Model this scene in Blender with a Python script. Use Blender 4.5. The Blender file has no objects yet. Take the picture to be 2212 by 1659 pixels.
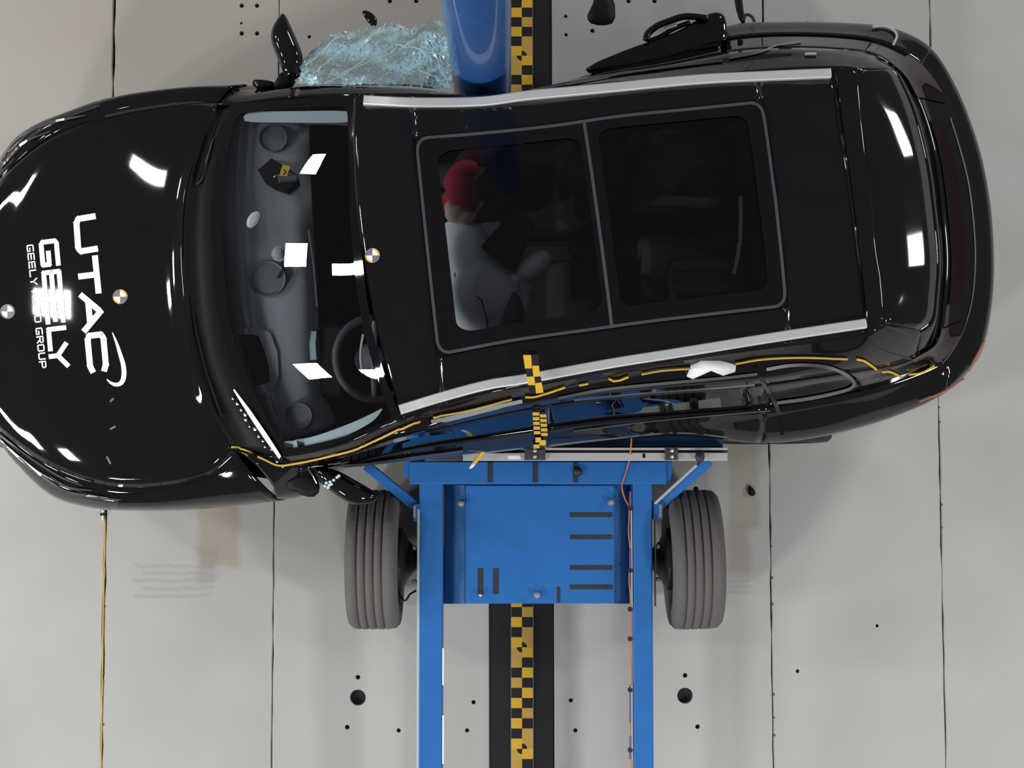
import bpy, bmesh, math, random
import numpy as np
from mathutils import Vector, Matrix
from mathutils.bvhtree import BVHTree
random.seed(7)
rng = np.random.default_rng(7)
S = bpy.context.scene
COL = S.collection

# ------------------------------------------------------------------ camera
H = 8.0; FOC = 3400.0; ALPHA = math.radians(3.7); CX = 1106.0; CY = 829.5
cam_d = bpy.data.cameras.new('camera'); cam = bpy.data.objects.new('camera', cam_d); COL.objects.link(cam)
cam.location = (0, 0, H); cam.rotation_euler = (ALPHA, 0, 0)
cam_d.sensor_width = 36.0; cam_d.lens = 36.0 * FOC / 2212.0; cam_d.clip_end = 200
S.camera = cam

# ------------------------------------------------------------------ world, lamps, exposure
S.view_settings.view_transform = 'Standard'; S.view_settings.look = 'None'
S.view_settings.gamma = 1.0; S.view_settings.use_curve_mapping = False
S.view_settings.exposure = 0.0
w = bpy.data.worlds.new('hall'); S.world = w; w.use_nodes = True
w.node_tree.nodes['Background'].inputs[0].default_value = (0.92, 0.90, 1.0, 1)
w.node_tree.nodes['Background'].inputs[1].default_value = 0.15

def lamp(x, y, z, sx, sy, rad, tx=0.3, ty=1.0, tz=0.8, col=(1, 1, 1)):
    """hall lamp panel: rad = radiance, aimed at (tx,ty,tz)"""
    d = bpy.data.lights.new('lamp_panel', 'AREA'); d.shape = 'RECTANGLE'; d.size = sx; d.size_y = sy
    d.energy = rad * math.pi * sx * sy; d.color = col
    o = bpy.data.objects.new('lamp_panel', d); COL.objects.link(o); o.location = (x, y, z)
    o.rotation_euler = (Vector((tx, ty, tz)) - Vector((x, y, z))).to_track_quat('-Z', 'Y').to_euler()
    return o
LAMPS = [
 (-9.7, 2.1, 5.6, .8, .8, 90), (-9.6, 5.2, 5.6, .9, .7, 60), (-12.1, -4.1, 5.6, 1.0, 1.2, 100), (-6.7, -2.3, 5.6, .55, .6, 100),
 (-4.3, 1.18, 4.05, .24, .38, 100), (-4.2, 3.4, 5.6, .3, .3, 40), (-5.5, -6.0, 6.4, .9, .9, 115),
 (10.8, 2.5, 6.2, 1.5, 1.5, 28), (12.3, 6.4, 6.2, 1.3, 1.3, 34), (6.2, -4.5, 6.6, .9, .9, 110), (7.5, 9.5, 6.6, 1.1, 1.1, 75), (1.0, -7.5, 6.8, .8, .8, 85),
]
for a in LAMPS: lamp(*a)

# ------------------------------------------------------------------ helpers
def P(px, py, z):
    """point at height z seen at photograph pixel (px, py)"""
    d = Vector(((px - CX) / FOC, (CY - py) / FOC, -1.0))
    c, s = math.cos(ALPHA), math.sin(ALPHA)
    d = Vector((d.x, c * d.y - s * d.z, s * d.y + c * d.z))
    t = (z - H) / d.z
    return Vector((d.x * t, d.y * t, z))
def proj(p):
    c, s = math.cos(ALPHA), math.sin(ALPHA)
    v = Vector((p[0], p[1], p[2] - H))
    v = Vector((v.x, c * v.y + s * v.z, -s * v.y + c * v.z))
    return (CX + FOC * v.x / -v.z, CY - FOC * v.y / -v.z)
def mpp(z): return (H - z) / FOC

def nt(m): return m.node_tree.nodes, m.node_tree.links
def mat(name, col, rough=.5, metal=0., spec=.5, var=.12, nscale=30., bump=0., coat=0., emis=None):
    m = bpy.data.materials.new(name); m.use_nodes = True
    n, l = nt(m); b = n['Principled BSDF']
    b.inputs['Roughness'].default_value = rough; b.inputs['Metallic'].default_value = metal
    b.inputs['Specular IOR Level'].default_value = spec; b.inputs['Coat Weight'].default_value = coat
    tc = n.new('ShaderNodeTexCoord'); nz = n.new('ShaderNodeTexNoise'); nz.inputs['Scale'].default_value = nscale
    nz.inputs['Detail'].default_value = 4
    l.new(tc.outputs['Object'], nz.inputs['Vector'])
    mx = n.new('ShaderNodeMixRGB'); mx.inputs[1].default_value = tuple(c * (1 - var) for c in col) + (1,)
    mx.inputs[2].default_value = tuple(min(1, c * (1 + var)) for c in col) + (1,)
    l.new(nz.outputs['Fac'], mx.inputs[0]); l.new(mx.outputs[0], b.inputs['Base Color'])
    if bump:
        bp = n.new('ShaderNodeBump'); bp.inputs['Strength'].default_value = bump; bp.inputs['Distance'].default_value = .01
        l.new(nz.outputs['Fac'], bp.inputs['Height']); l.new(bp.outputs[0], b.inputs['Normal'])
    return m
def glass(name, tint, ior=1.5, rough=0.0, refl=1.0):
    m = bpy.data.materials.new(name); m.use_nodes = True; n, l = nt(m); n.clear()
    o = n.new('ShaderNodeOutputMaterial'); t = n.new('ShaderNodeBsdfTransparent'); g = n.new('ShaderNodeBsdfGlossy')
    g.inputs['Roughness'].default_value = rough
    tc = n.new('ShaderNodeTexCoord'); nz = n.new('ShaderNodeTexNoise'); nz.inputs['Scale'].default_value = 3
    l.new(tc.outputs['Object'], nz.inputs['Vector'])
    mc = n.new('ShaderNodeMixRGB'); mc.inputs[1].default_value = tuple(c * .96 for c in tint) + (1,); mc.inputs[2].default_value = tuple(tint) + (1,)
    l.new(nz.outputs['Fac'], mc.inputs[0]); l.new(mc.outputs[0], t.inputs['Color'])
    f = n.new('ShaderNodeFresnel'); f.inputs['IOR'].default_value = ior
    mx = n.new('ShaderNodeMixShader'); l.new(f.outputs[0], mx.inputs[0]); l.new(t.outputs[0], mx.inputs[1]); l.new(g.outputs[0], mx.inputs[2])
    l.new(mx.outputs[0], o.inputs[0]); return m

M = {}
M['paint'] = mat('black car paint', (.005, .005, .0055), .045, 0, .5, .1, 8)
M['plastic'] = mat('black plastic', (.010, .010, .011), .5, 0, .16, .2, 60)
M['frit'] = mat('black ceramic border', (.003, .003, .0035), .035, 0, .5)
M['seal'] = mat('grey rubber seal', (.055, .055, .062), .45)
M['alu'] = mat('brushed aluminium', (.66, .66, .66), .36, .45, .5, .05, 80)
M['chrome'] = mat('chrome', (.55, .55, .56), .12, 1.0, .5, .03)
M['chromed'] = mat('dull chrome', (.30, .30, .31), .3, 1.0, .5, .03)
M['wind'] = glass('windscreen glass', (.90, .93, .94), 1.5)
M['tint'] = glass('dark tinted glass', (.78, .79, .80), 1.5)
M['privacy'] = glass('privacy glass', (.08, .085, .09), 1.55)
M['grip'] = mat('steering wheel leather', (.07, .078, .086), .55, 0, .3)
M['dash'] = mat('dark grey dashboard', (.34, .365, .39), .6, 0, .35, .08, 90, .15)
M['dashd'] = mat('darker dash trim', (.16, .17, .19), .5, 0, .4, .08)
M['cabin'] = mat('black cabin trim', (.008, .008, .009), .8, 0, .2)
M['seat'] = mat('dark seat fabric', (.022, .019, .020), .85, 0, .2, .2, 90, .2)
M['seatbrown'] = mat('brown seat fabric', (.10, .088, .085), .85, 0, .2, .2, 90, .2)
M['airbag'] = mat('grey white airbag cloth', (.66, .72, .76), .8, 0, .2, .07, 25, .35)
M['red'] = mat('red painted cloth', (.34, .022, .042), .8, 0, .2, .15, 20)
M['maroon'] = mat('dark maroon cloth', (.045, .012, .016), .9, 0, .1)
M['palecord'] = mat('pale cord', (.95, .84, .74), .6)
M['skin'] = mat('beige dummy skin', (.55, .42, .34), .6, 0, .3, .12, 40)
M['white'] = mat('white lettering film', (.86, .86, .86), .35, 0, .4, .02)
M['yellow'] = mat('yellow film', (.78, .46, .035), .5, 0, .4, .06)
M['amber'] = mat('dusty amber film', (.58, .36, .07), .55, 0, .4, .16, 150)
M['rust'] = mat('rusty orange cord', (.42, .14, .05), .7)
M['orange'] = mat('orange rope', (.62, .19, .06), .6, 0, .3, .2, 200)
M['black'] = mat('matt black film', (.018, .016, .018), .5, 0, .3)
M['grey'] = mat('grey film', (.16, .16, .17), .4, 0, .4)
M['blue'] = mat('blue painted steel', (.022, .140, .420), .42, 0, .4, .10, 14)
M['blued'] = mat('blue painted side plate', (.020, .095, .26), .5, 0, .4, .10, 14)
M['poleblue'] = mat('glossy blue pole paint', (.025, .100, .30), .32, 0, .5, .12, 3, 0, .5)
M['slot'] = mat('dark slot', (.03, .032, .036), .7, 0, .3)
M['bolt'] = mat('zinc bolt', (.6, .58, .52), .35, .8)
M['rubber'] = mat('worn tyre tread', (.115, .108, .103), .75, 0, .3, .12, 50, .2)
M['rubberd'] = mat('black tyre sidewall', (.018, .017, .018), .6, 0, .3)
M['wheel'] = mat('black wheel disc', (.02, .02, .022), .45, .3)
M['redlamp'] = mat('dark red lamp lens', (.007, .0010, .0014), .05, 0, .5)
M['lampglass'] = mat('smoked headlamp lens', (.035, .034, .032), .06, 0, .6)
M['cable'] = mat('black cable', (.02, .02, .02), .5)
M['reservoir'] = mat('clear suction rubber', (.34, .36, .36), .25, 0, .5)
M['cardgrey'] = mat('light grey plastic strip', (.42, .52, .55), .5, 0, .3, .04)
M['crumbd'] = mat('grey joint filler', (.10, .095, .095), .9)
M['strip'] = mat('grey blue moulding', (.20, .23, .26), .45)
M['groove'] = mat('dark seam', (.030, .026, .030), .8, 0, .2)

# crumbled safety glass
def shatter_mat():
    m = bpy.data.materials.new('crazed safety glass'); m.use_nodes = True; n, l = nt(m); n.clear()
    o = n.new('ShaderNodeOutputMaterial'); t = n.new('ShaderNodeBsdfTransparent'); t.inputs['Color'].default_value = (.72, .83, .85, 1)
    p = n.new('ShaderNodeBsdfPrincipled'); p.inputs['Base Color'].default_value = (.50, .74, .80, 1); p.inputs['Roughness'].default_value = .18
    tc = n.new('ShaderNodeTexCoord'); v = n.new('ShaderNodeTexVoronoi'); v.feature = 'DISTANCE_TO_EDGE'; v.inputs['Scale'].default_value = 60
    l.new(tc.outputs['Object'], v.inputs['Vector'])
    r = n.new('ShaderNodeMapRange'); r.inputs[1].default_value = .0; r.inputs[2].default_value = .16; r.inputs[3].default_value = .95; r.inputs[4].default_value = .0
    l.new(v.outputs['Distance'], r.inputs[0])
    nz = n.new('ShaderNodeTexNoise'); nz.inputs['Scale'].default_value = 6; nz.inputs['Detail'].default_value = 5
    l.new(tc.outputs['Object'], nz.inputs['Vector'])
    r2 = n.new('ShaderNodeMapRange'); r2.inputs[1].default_value = .42; r2.inputs[2].default_value = .58; r2.inputs[3].default_value = .04; r2.inputs[4].default_value = .92
    l.new(nz.outputs['Fac'], r2.inputs[0])
    a = n.new('ShaderNodeMath'); a.operation = 'MULTIPLY_ADD'; a.inputs[1].default_value = .30; l.new(r.outputs[0], a.inputs[0]); l.new(r2.outputs[0], a.inputs[2]); a.use_clamp = True
    mx = n.new('ShaderNodeMixShader'); l.new(a.outputs[0], mx.inputs[0]); l.new(t.outputs[0], mx.inputs[1]); l.new(p.outputs[0], mx.inputs[2])
    l.new(mx.outputs[0], o.inputs[0]); return m
M['shatter'] = shatter_mat()

W = {}
def reg(o, p): W[o.name] = Vector(p)
def obj(name, V, F, m, parent=None, smooth=False, solid=0., mats=None, midx=None, flip=None, angle=None):
    V = np.array([tuple(v) for v in V], dtype=float)
    c = (V.min(0) + V.max(0)) / 2 if len(V) else np.zeros(3)
    me = bpy.data.meshes.new(name)
    me.from_pydata([tuple(v) for v in (V - c)], [], [tuple(f) for f in F])
    if mats:
        for q in mats: me.materials.append(q)
        me.polygons.foreach_set('material_index', midx)
    else: me.materials.append(m)
    if smooth: me.polygons.foreach_set('use_smooth', [True] * len(me.polygons))
    me.update()
    o = bpy.data.objects.new(name, me); COL.objects.link(o); o.location = c; reg(o, c)
    if parent is not None:
        o.parent = parent; o.matrix_parent_inverse = Matrix.Translation(-W[parent.name])
    if solid:
        s = o.modifiers.new('thickness', 'SOLIDIFY'); s.thickness = solid; s.offset = -1
    return o
def thing(name, label, cat, loc, group=None):
    o = bpy.data.objects.new(name, None); COL.objects.link(o); o.location = loc; reg(o, loc); o.empty_display_size = .1
    o['label'] = label; o['category'] = cat
    if group: o['group'] = group
    return o
def tag(o, label, cat, group=None):
    o['label'] = label; o['category'] = cat
    if group: o['group'] = group
    return o
class MB:
    def __init__(s): s.V = []; s.F = []
    def add(s, V, F):
        b = len(s.V); s.V += [Vector(v) for v in V]; s.F += [tuple(b + i for i in f) for f in F]; return s
    def box(s, p0, p1, bev=0.):
        x0, y0, z0 = p0; x1, y1, z1 = p1
        if x0 > x1: x0, x1 = x1, x0
        if y0 > y1: y0, y1 = y1, y0
        if bev <= 0:
            V = [(x, y, z) for z in (z0, z1) for x, y in ((x0, y0), (x1, y0), (x1, y1), (x0, y1))]
            return s.add(V, [(3, 2, 1, 0), (4, 5, 6, 7), (0, 1, 5, 4), (1, 2, 6, 5), (2, 3, 7, 6), (3, 0, 4, 7)])
        b = bev; out = [(x0, y0), (x1, y0), (x1, y1), (x0, y1)]
        inn = [(x0 + b, y0 + b), (x1 - b, y0 + b), (x1 - b, y1 - b), (x0 + b, y1 - b)]
        R = [[(x, y, z0) for x, y in out], [(x, y, z1 - b) for x, y in out], [(x, y, z1) for x, y in inn]]
        V = sum(R, []); F = [(3, 2, 1, 0), (8, 9, 10, 11)]
        for r in range(2):
            for i in range(4): j = (i + 1) % 4; F.append((r * 4 + i, r * 4 + j, r * 4 + 4 + j, r * 4 + 4 + i))
        return s.add(V, F)
    def prism(s, pts, z0, z1, inset=0.):
        """pts ccw-or-cw outline of (x,y); z1 top"""
        n = len(pts); c = Vector((sum(p[0] for p in pts) / n, sum(p[1] for p in pts) / n))
        V = [(p[0], p[1], z0) for p in pts] + [(p[0], p[1], z1 - inset) for p in pts]
        V += [(c.x + (p[0] - c.x) * (1 - (.12 if inset else 0)), c.y + (p[1] - c.y) * (1 - (.12 if inset else 0)), z1) for p in pts]
        F = [tuple(range(n))[::-1], tuple(range(2 * n, 3 * n))]
        for r in range(2):
            for i in range(n): j = (i + 1) % n; F.append((r * n + i, r * n + j, r * n + n + j, r * n + n + i))
        return s.add(V, F)
    def tube(s, pts, r, n=8):
        pts = [Vector(p) for p in pts]; b = len(s.V); K = len(pts)
        for k, p in enumerate(pts):
            t = (pts[min(k + 1, K - 1)] - pts[max(k - 1, 0)]).normalized()
            a = t.cross(Vector((0, 0, 1)));  a = a if a.length > .05 else t.cross(Vector((1, 0, 0))); a.normalize(); c = a.cross(t)
            rr = r[k] if isinstance(r, (list, tuple)) else r
            for i in range(n):
                th = 2 * math.pi * i / n; s.V.append(p + rr * (math.cos(th) * a + math.sin(th) * c))
        for k in range(K - 1):
            for i in range(n): j = (i + 1) % n; s.F.append((b + k * n + i, b + k * n + j, b + k * n + n + j, b + k * n + n + i))
        s.F.append(tuple(b + i for i in range(n))[::-1]); s.F.append(tuple(b + (K - 1) * n + i for i in range(n)))
        return s
    def lathe(s, prof, c, axis='z', n=48, closed=False):
        """prof: (radius, along) pairs"""
        b = len(s.V); K = len(prof); c = Vector(c)
        for r, h in prof:
            for i in range(n):
                th = 2 * math.pi * i / n; u, v = r * math.cos(th), r * math.sin(th)
                s.V.append(c + (Vector((u, v, h)) if axis == 'z' else Vector((h, u, v))))
        for k in range(K - 1):
            for i in range(n): j = (i + 1) % n; s.F.append((b + k * n + i, b + k * n + j, b + k * n + n + j, b + k * n + n + i))
        if prof[0][0] > 1e-6: s.F.append(tuple(b + i for i in range(n)))
        if prof[-1][0] > 1e-6: s.F.append(tuple(b + (K - 1) * n + i for i in range(n)))
        return s
    def strip(s, pts, width, th=.002, up=Vector((0, 0, 1)), lift=0.):
        """flat band along pts (world), with small thickness"""
        pts = [Vector(p) for p in pts]; K = len(pts); b = len(s.V)
        for k, p in enumerate(pts):
            t = (pts[min(k + 1, K - 1)] - pts[max(k - 1, 0)]).normalized(); a = t.cross(up).normalized()
            wd = width[k] if isinstance(width, (list, tuple)) else width
            for q, zz in ((-.5, 0), (.5, 0), (.5, 1), (-.5, 1)):
                s.V.append(p + a * (q * wd) + up * (lift + zz * th))
        for k in range(K - 1):
            for i in range(4): j = (i + 1) % 4; s.F.append((b + k * 4 + i, b + k * 4 + j, b + k * 4 + 4 + j, b + k * 4 + 4 + i))
        s.F.append((b + 3, b + 2, b + 1, b)); s.F.append(tuple(b + (K - 1) * 4 + i for i in range(4)))
        return s
    def build(s, name, m, parent=None, smooth=False, **k): return obj(name, s.V, s.F, m, parent, smooth, **k)
    def __bool__(s): return bool(s.V)

def crom(A, n):
    A = np.asarray(A, float); K = len(A); out = []
    for i in range(K - 1):
        p0 = A[i - 1] if i > 0 else 2 * A[0] - A[1]; p1 = A[i]; p2 = A[i + 1]; p3 = A[i + 2] if i + 2 < K else 2 * A[-1] - A[-2]
        for q in range(n):
            t = q / n
            out.append(.5 * ((2 * p1) + (-p0 + p2) * t + (2 * p0 - 5 * p1 + 4 * p2 - p3) * t * t + (-p0 + 3 * p1 - 3 * p2 + p3) * t ** 3))
    out.append(A[-1]); return np.array(out)
def fine(G, n, m):
    A = crom(G, n); return np.swapaxes(crom(np.swapaxes(A, 0, 1), m), 0, 1)
def gridfaces(ni, nj): return [(i * nj + j, (i + 1) * nj + j, (i + 1) * nj + j + 1, i * nj + j + 1) for i in range(ni - 1) for j in range(nj - 1)]
CARC = Vector((0., 1.05, .6))
SURF_V = []; SURF_F = []
def patch(name, A, m, parent, solid=.010, bvh=True, smooth=True, lift=0., **k):
    """grid array (ni,nj,3) -> one panel with outward normals"""
    A = np.array(A, float); ni, nj = A.shape[:2]
    d1 = A[1:, :-1] - A[:-1, :-1]; d2 = A[:-1, 1:] - A[:-1, :-1]; nn = np.cross(d1, d2)
    cen = A[:-1, :-1]; outv = cen - np.array([CARC.x, CARC.y, CARC.z]); outv[..., 0] *= .35
    sgn = np.sum(nn * outv)
    V = A.reshape(-1, 3); F = gridfaces(ni, nj)
    if sgn < 0: F = [f[::-1] for f in F]
    if lift:
        du = np.gradient(A, axis=0); dv = np.gradient(A, axis=1); q = np.cross(du, dv); q /= np.maximum(np.linalg.norm(q, axis=2, keepdims=True), 1e-9)
        if sgn < 0: q = -q
        V = (A + q * lift).reshape(-1, 3)
    if bvh:
        b = len(SURF_V); SURF_V.extend([tuple(v) for v in V]); SURF_F.extend([tuple(b + i for i in f) for f in F])
    return obj(name, V, F, m, parent, smooth, solid, **k)
class Surf:
    """bilinear look-up on a fine grid, s and t in 0..1"""
    def __init__(s, A): s.A = A; s.n, s.m = A.shape[0] - 1, A.shape[1] - 1
    def __call__(s, u, v):
        u = min(max(u, 0), 1) * s.n; v = min(max(v, 0), 1) * s.m; i = min(int(u), s.n - 1); j = min(int(v), s.m - 1); a = u - i; b = v - j; A = s.A
        return Vector((1 - a) * (1 - b) * A[i, j] + a * (1 - b) * A[i + 1, j] + (1 - a) * b * A[i, j + 1] + a * b * A[i + 1, j + 1])
def rrect(u0, u1, v0, v1, ru, rv, n=10, side=14):
    pts = []
    def seg(a, b):
        for i in range(side): t = i / side; pts.append((a[0] + (b[0] - a[0]) * t, a[1] + (b[1] - a[1]) * t))
    def arc(cx, cy, a0):
        for i in range(n): a = a0 + math.pi / 2 * i / n; pts.append((cx + ru * math.cos(a), cy + rv * math.sin(a)))
    seg((u0 + ru, v0), (u1 - ru, v0)); arc(u1 - ru, v0 + rv, -math.pi / 2); seg((u1, v0 + rv), (u1, v1 - rv)); arc(u1 - ru, v1 - rv, 0)
    seg((u1 - ru, v1), (u0 + ru, v1)); arc(u0 + ru, v1 - rv, math.pi / 2); seg((u0, v1 - rv), (u0, v0 + rv)); arc(u0 + ru, v0 + rv, math.pi)
    return pts
def to_rect(p, box, c):
    """push point p outwards from c to the rectangle box"""
    u0, u1, v0, v1 = box; dx, dy = p[0] - c[0], p[1] - c[1]; t = 1e9
    if dx > 1e-9: t = min(t, (u1 - c[0]) / dx)
    if dx < -1e-9: t = min(t, (u0 - c[0]) / dx)
    if dy > 1e-9: t = min(t, (v1 - c[1]) / dy)
    if dy < -1e-9: t = min(t, (v0 - c[1]) / dy)
    return (c[0] + dx * t, c[1] + dy * t)
def border(name, sf, box, inner, m, parent, lift=.0015, nr=4):
    c = ((box[0] + box[1]) / 2, (box[2] + box[3]) / 2); mb = MB(); V = []; F = []; n = len(inner)
    inner = list(inner)
    outer = [to_rect(p, box, c) for p in inner]
    # snap nearest samples to the rectangle's corners
    for cu, cv in ((box[0], box[2]), (box[1], box[2]), (box[1], box[3]), (box[0], box[3])):
        k = min(range(n), key=lambda i: (outer[i][0] - cu) ** 2 + (outer[i][1] - cv) ** 2); outer[k] = (cu, cv)
    for r in range(nr + 1):
        t = r / nr
        for a, b in zip(inner, outer):
            V.append(sf(a[0] + (b[0] - a[0]) * t, a[1] + (b[1] - a[1]) * t) + Vector((0, 0, lift)))
    for r in range(nr):
        for i in range(n): j = (i + 1) % n; F.append((r * n + i, r * n + j, (r + 1) * n + j, (r + 1) * n + i))
    return obj(name, V, F, m, parent, True)
def ipath(pts, step=8.):
    """densify a pixel polyline"""
    out = [tuple(pts[0])]
    for a, b in zip(pts[:-1], pts[1:]):
        d = math.hypot(b[0] - a[0], b[1] - a[1]); k = max(1, int(round(d / step)))
        for i in range(1, k + 1): out.append(tuple(a[q] + (b[q] - a[q]) * i / k for q in range(len(a))))
    return out
def smoothpath(pts, n=6): return [tuple(v) for v in crom(np.array(pts, float), n)]

# ------------------------------------------------------------------ floor
def floor_mat():
    m = bpy.data.materials.new('worn grey hall floor'); m.use_nodes = True; n, l = nt(m); b = n['Principled BSDF']
    b.inputs['Roughness'].default_value = .62; b.inputs['Specular IOR Level'].default_value = .3
    geo = n.new('ShaderNodeNewGeometry'); sep = n.new('ShaderNodeSeparateXYZ')
    nw = n.new('ShaderNodeTexNoise'); nw.inputs['Scale'].default_value = 9; nw.inputs['Detail'].default_value = 3
    l.new(geo.outputs['Position'], nw.inputs['Vector'])
    sb = n.new('ShaderNodeVectorMath'); sb.operation = 'SUBTRACT'; sb.inputs[1].default_value = (.5, .5, .5); l.new(nw.outputs['Color'], sb.inputs[0])
    sc = n.new('ShaderNodeVectorMath'); sc.operation = 'SCALE'; sc.inputs['Scale'].default_value = .05; l.new(sb.outputs[0], sc.inputs[0])
    ad = n.new('ShaderNodeVectorMath'); ad.operation = 'ADD'; l.new(geo.outputs['Position'], ad.inputs[0]); l.new(sc.outputs[0], ad.inputs[1])
    l.new(ad.outputs[0], sep.inputs[0])
    def band(axis, lo, hi, soft):
        a = n.new('ShaderNodeMapRange'); a.interpolation_type = 'SMOOTHSTEP'; l.new(sep.outputs[axis], a.inputs[0]); a.inputs[1].default_value = lo - soft; a.inputs[2].default_value = lo + soft
        c = n.new('ShaderNodeMapRange'); c.interpolation_type = 'SMOOTHSTEP'; l.new(sep.outputs[axis], c.inputs[0]); c.inputs[1].default_value = hi - soft; c.inputs[2].default_value = hi + soft
        s = n.new('ShaderNodeMath'); s.operation = 'SUBTRACT'; l.new(a.outputs[0], s.inputs[0]); l.new(c.outputs[0], s.inputs[1]); return s
    def boxmask(x0, y0, x1, y1, soft, amt):
        a, c = P(x0, y0, 0), P(x1, y1, 0)
        bx = band(0, min(a.x, c.x), max(a.x, c.x), soft); by = band(1, min(a.y, c.y), max(a.y, c.y), soft)
        q = n.new('ShaderNodeMath'); q.operation = 'MULTIPLY'; l.new(bx.outputs[0], q.inputs[0]); l.new(by.outputs[0], q.inputs[1])
        r = n.new('ShaderNodeMath'); r.operation = 'MULTIPLY'; l.new(q.outputs[0], r.inputs[0]); r.inputs[1].default_value = amt; return r
    n1 = n.new('ShaderNodeTexNoise'); n1.inputs['Scale'].default_value = .9; n1.inputs['Detail'].default_value = 3; l.new(geo.outputs['Position'], n1.inputs['Vector'])
    n2 = n.new('ShaderNodeTexNoise'); n2.inputs['Scale'].default_value = 160; n2.inputs['Detail'].default_value = 2; l.new(geo.outputs['Position'], n2.inputs['Vector'])
    r1 = n.new('ShaderNodeValToRGB'); l.new(n1.outputs['Fac'], r1.inputs[0])
    r1.color_ramp.elements[0].position = .3; r1.color_ramp.elements[0].color = (.44, .432, .405, 1)
    r1.color_ramp.elements[1].position = .7; r1.color_ramp.elements[1].color = (.53, .525, .502, 1)
    m2 = n.new('ShaderNodeMixRGB'); m2.blend_type = 'MULTIPLY'; m2.inputs[0].default_value = .22; l.new(r1.outputs[0], m2.inputs[1]); l.new(n2.outputs['Fac'], m2.inputs[2])
    cur = m2.outputs[0]
    def mark(mask, col, cur):  # mixes stains, wear and one painted shadow band into the floor colour
        x = n.new('ShaderNodeMixRGB'); l.new(mask.outputs[0], x.inputs[0]); l.new(cur, x.inputs[1]); x.inputs[2].default_value = col + (1,); return x.outputs[0]
    tan = (.36, .30, .235); dk = (.22, .205, .19)
    # worn tan area in the upper left of the hall
    a = P(0, 700, 0); top = P(0, -400, 0)
    cur = mark(boxmask(-2000, -900, 1000, 420, .35, .50), (.43, .375, .31), cur)
    cur = mark(boxmask(430, 1010, 515, 1225, .025, .75), tan, cur)
    cur = mark(boxmask(425, 1180, 470, 1260, .03, .35), dk, cur)
    cur = mark(boxmask(1572, 900, 1640, 1140, .022, .60), (.34, .29, .22), cur)
    cur = mark(boxmask(1570, 1130, 1622, 1240, .03, .45), (.25, .22, .18), cur)
    cur = mark(boxmask(1220, 1250, 1260, 1800, .035, .40), dk, cur)  # brownish shadow band painted into the floor beside the channel
    for i in range(5): cur = mark(boxmask(288 if i % 2 == 0 else 305, 1222 + i * 15, 462, 1228 + i * 15, .009, .30), (.24, .24, .235), cur)
    for i in range(3): cur = mark(boxmask(1575, 1252 + i * 13, 1620, 1256 + i * 13, .008, .25), (.24, .22, .2), cur)
    l.new(cur, b.inputs['Base Color'])
    bp = n.new('ShaderNodeBump'); bp.inputs['Strength'].default_value = .12; bp.inputs['Distance'].default_value = .004; l.new(n2.outputs['Fac'], bp.inputs['Height']); l.new(bp.outputs[0], b.inputs['Normal'])
    return m
M['floor'] = floor_mat()
base = MB().box((-9, -8, -.30), (9, 9, -.035)).build('floor', M['groove']); base['kind'] = 'structure'
# seams between the slabs (x at the front of the hall, x at its back), half gap
YN, YF = -6.5, 8.0
def seam_line(p0, p1):
    a, b = P(p0[0], p0[1], 0), P(p1[0], p1[1], 0); k = (b.x - a.x) / (b.y - a.y)
    return lambda y: a.x + (y - a.y) * k
SE = [(lambda y: -4.7 + 0 * y, .004), (lambda y: -3.9 + 0 * y, .004),
      (seam_line((247, 0), (219, 1659)), .010), (seam_line((603, 0), (587, 1659)), .005),
      ('ch', 0), (seam_line((1648, 0), (1671, 1659)), .006), (seam_line((2008, 0), (2044, 1659)), .006),
      (lambda y: 3.25 + 0 * y, .004), (lambda y: 4.1 + 0 * y, .004)]
chL = seam_line((1054, 0), (1057, 1659)); chR = seam_line((1192, 0), (1198, 1659))
HOLES = [(748,1197,5),(773,1463,5),(773,1507,17),(1480,1503,17),(1480,1459,5),(750,1571,5),(861,1578,4.5),(1009,1578,4.5),(1023,1517,4.5),(1051,1458,4),
 (1243,1578,4.5),(1233,1513,4.5),(1507,1570,5),(1723,1450,4),(1503,1057,6),(1895,1352,3.5),(522,12,5),(555,12,5),(522,72,5),(555,72,5),(521,50,3),(842,2,5),(899,2,5),
 (1358,2,5),(1414,2,5),(1222,35,4),(1223,75,4),(1280,66,5),(668,79,4),(1745,48,3)]
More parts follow.
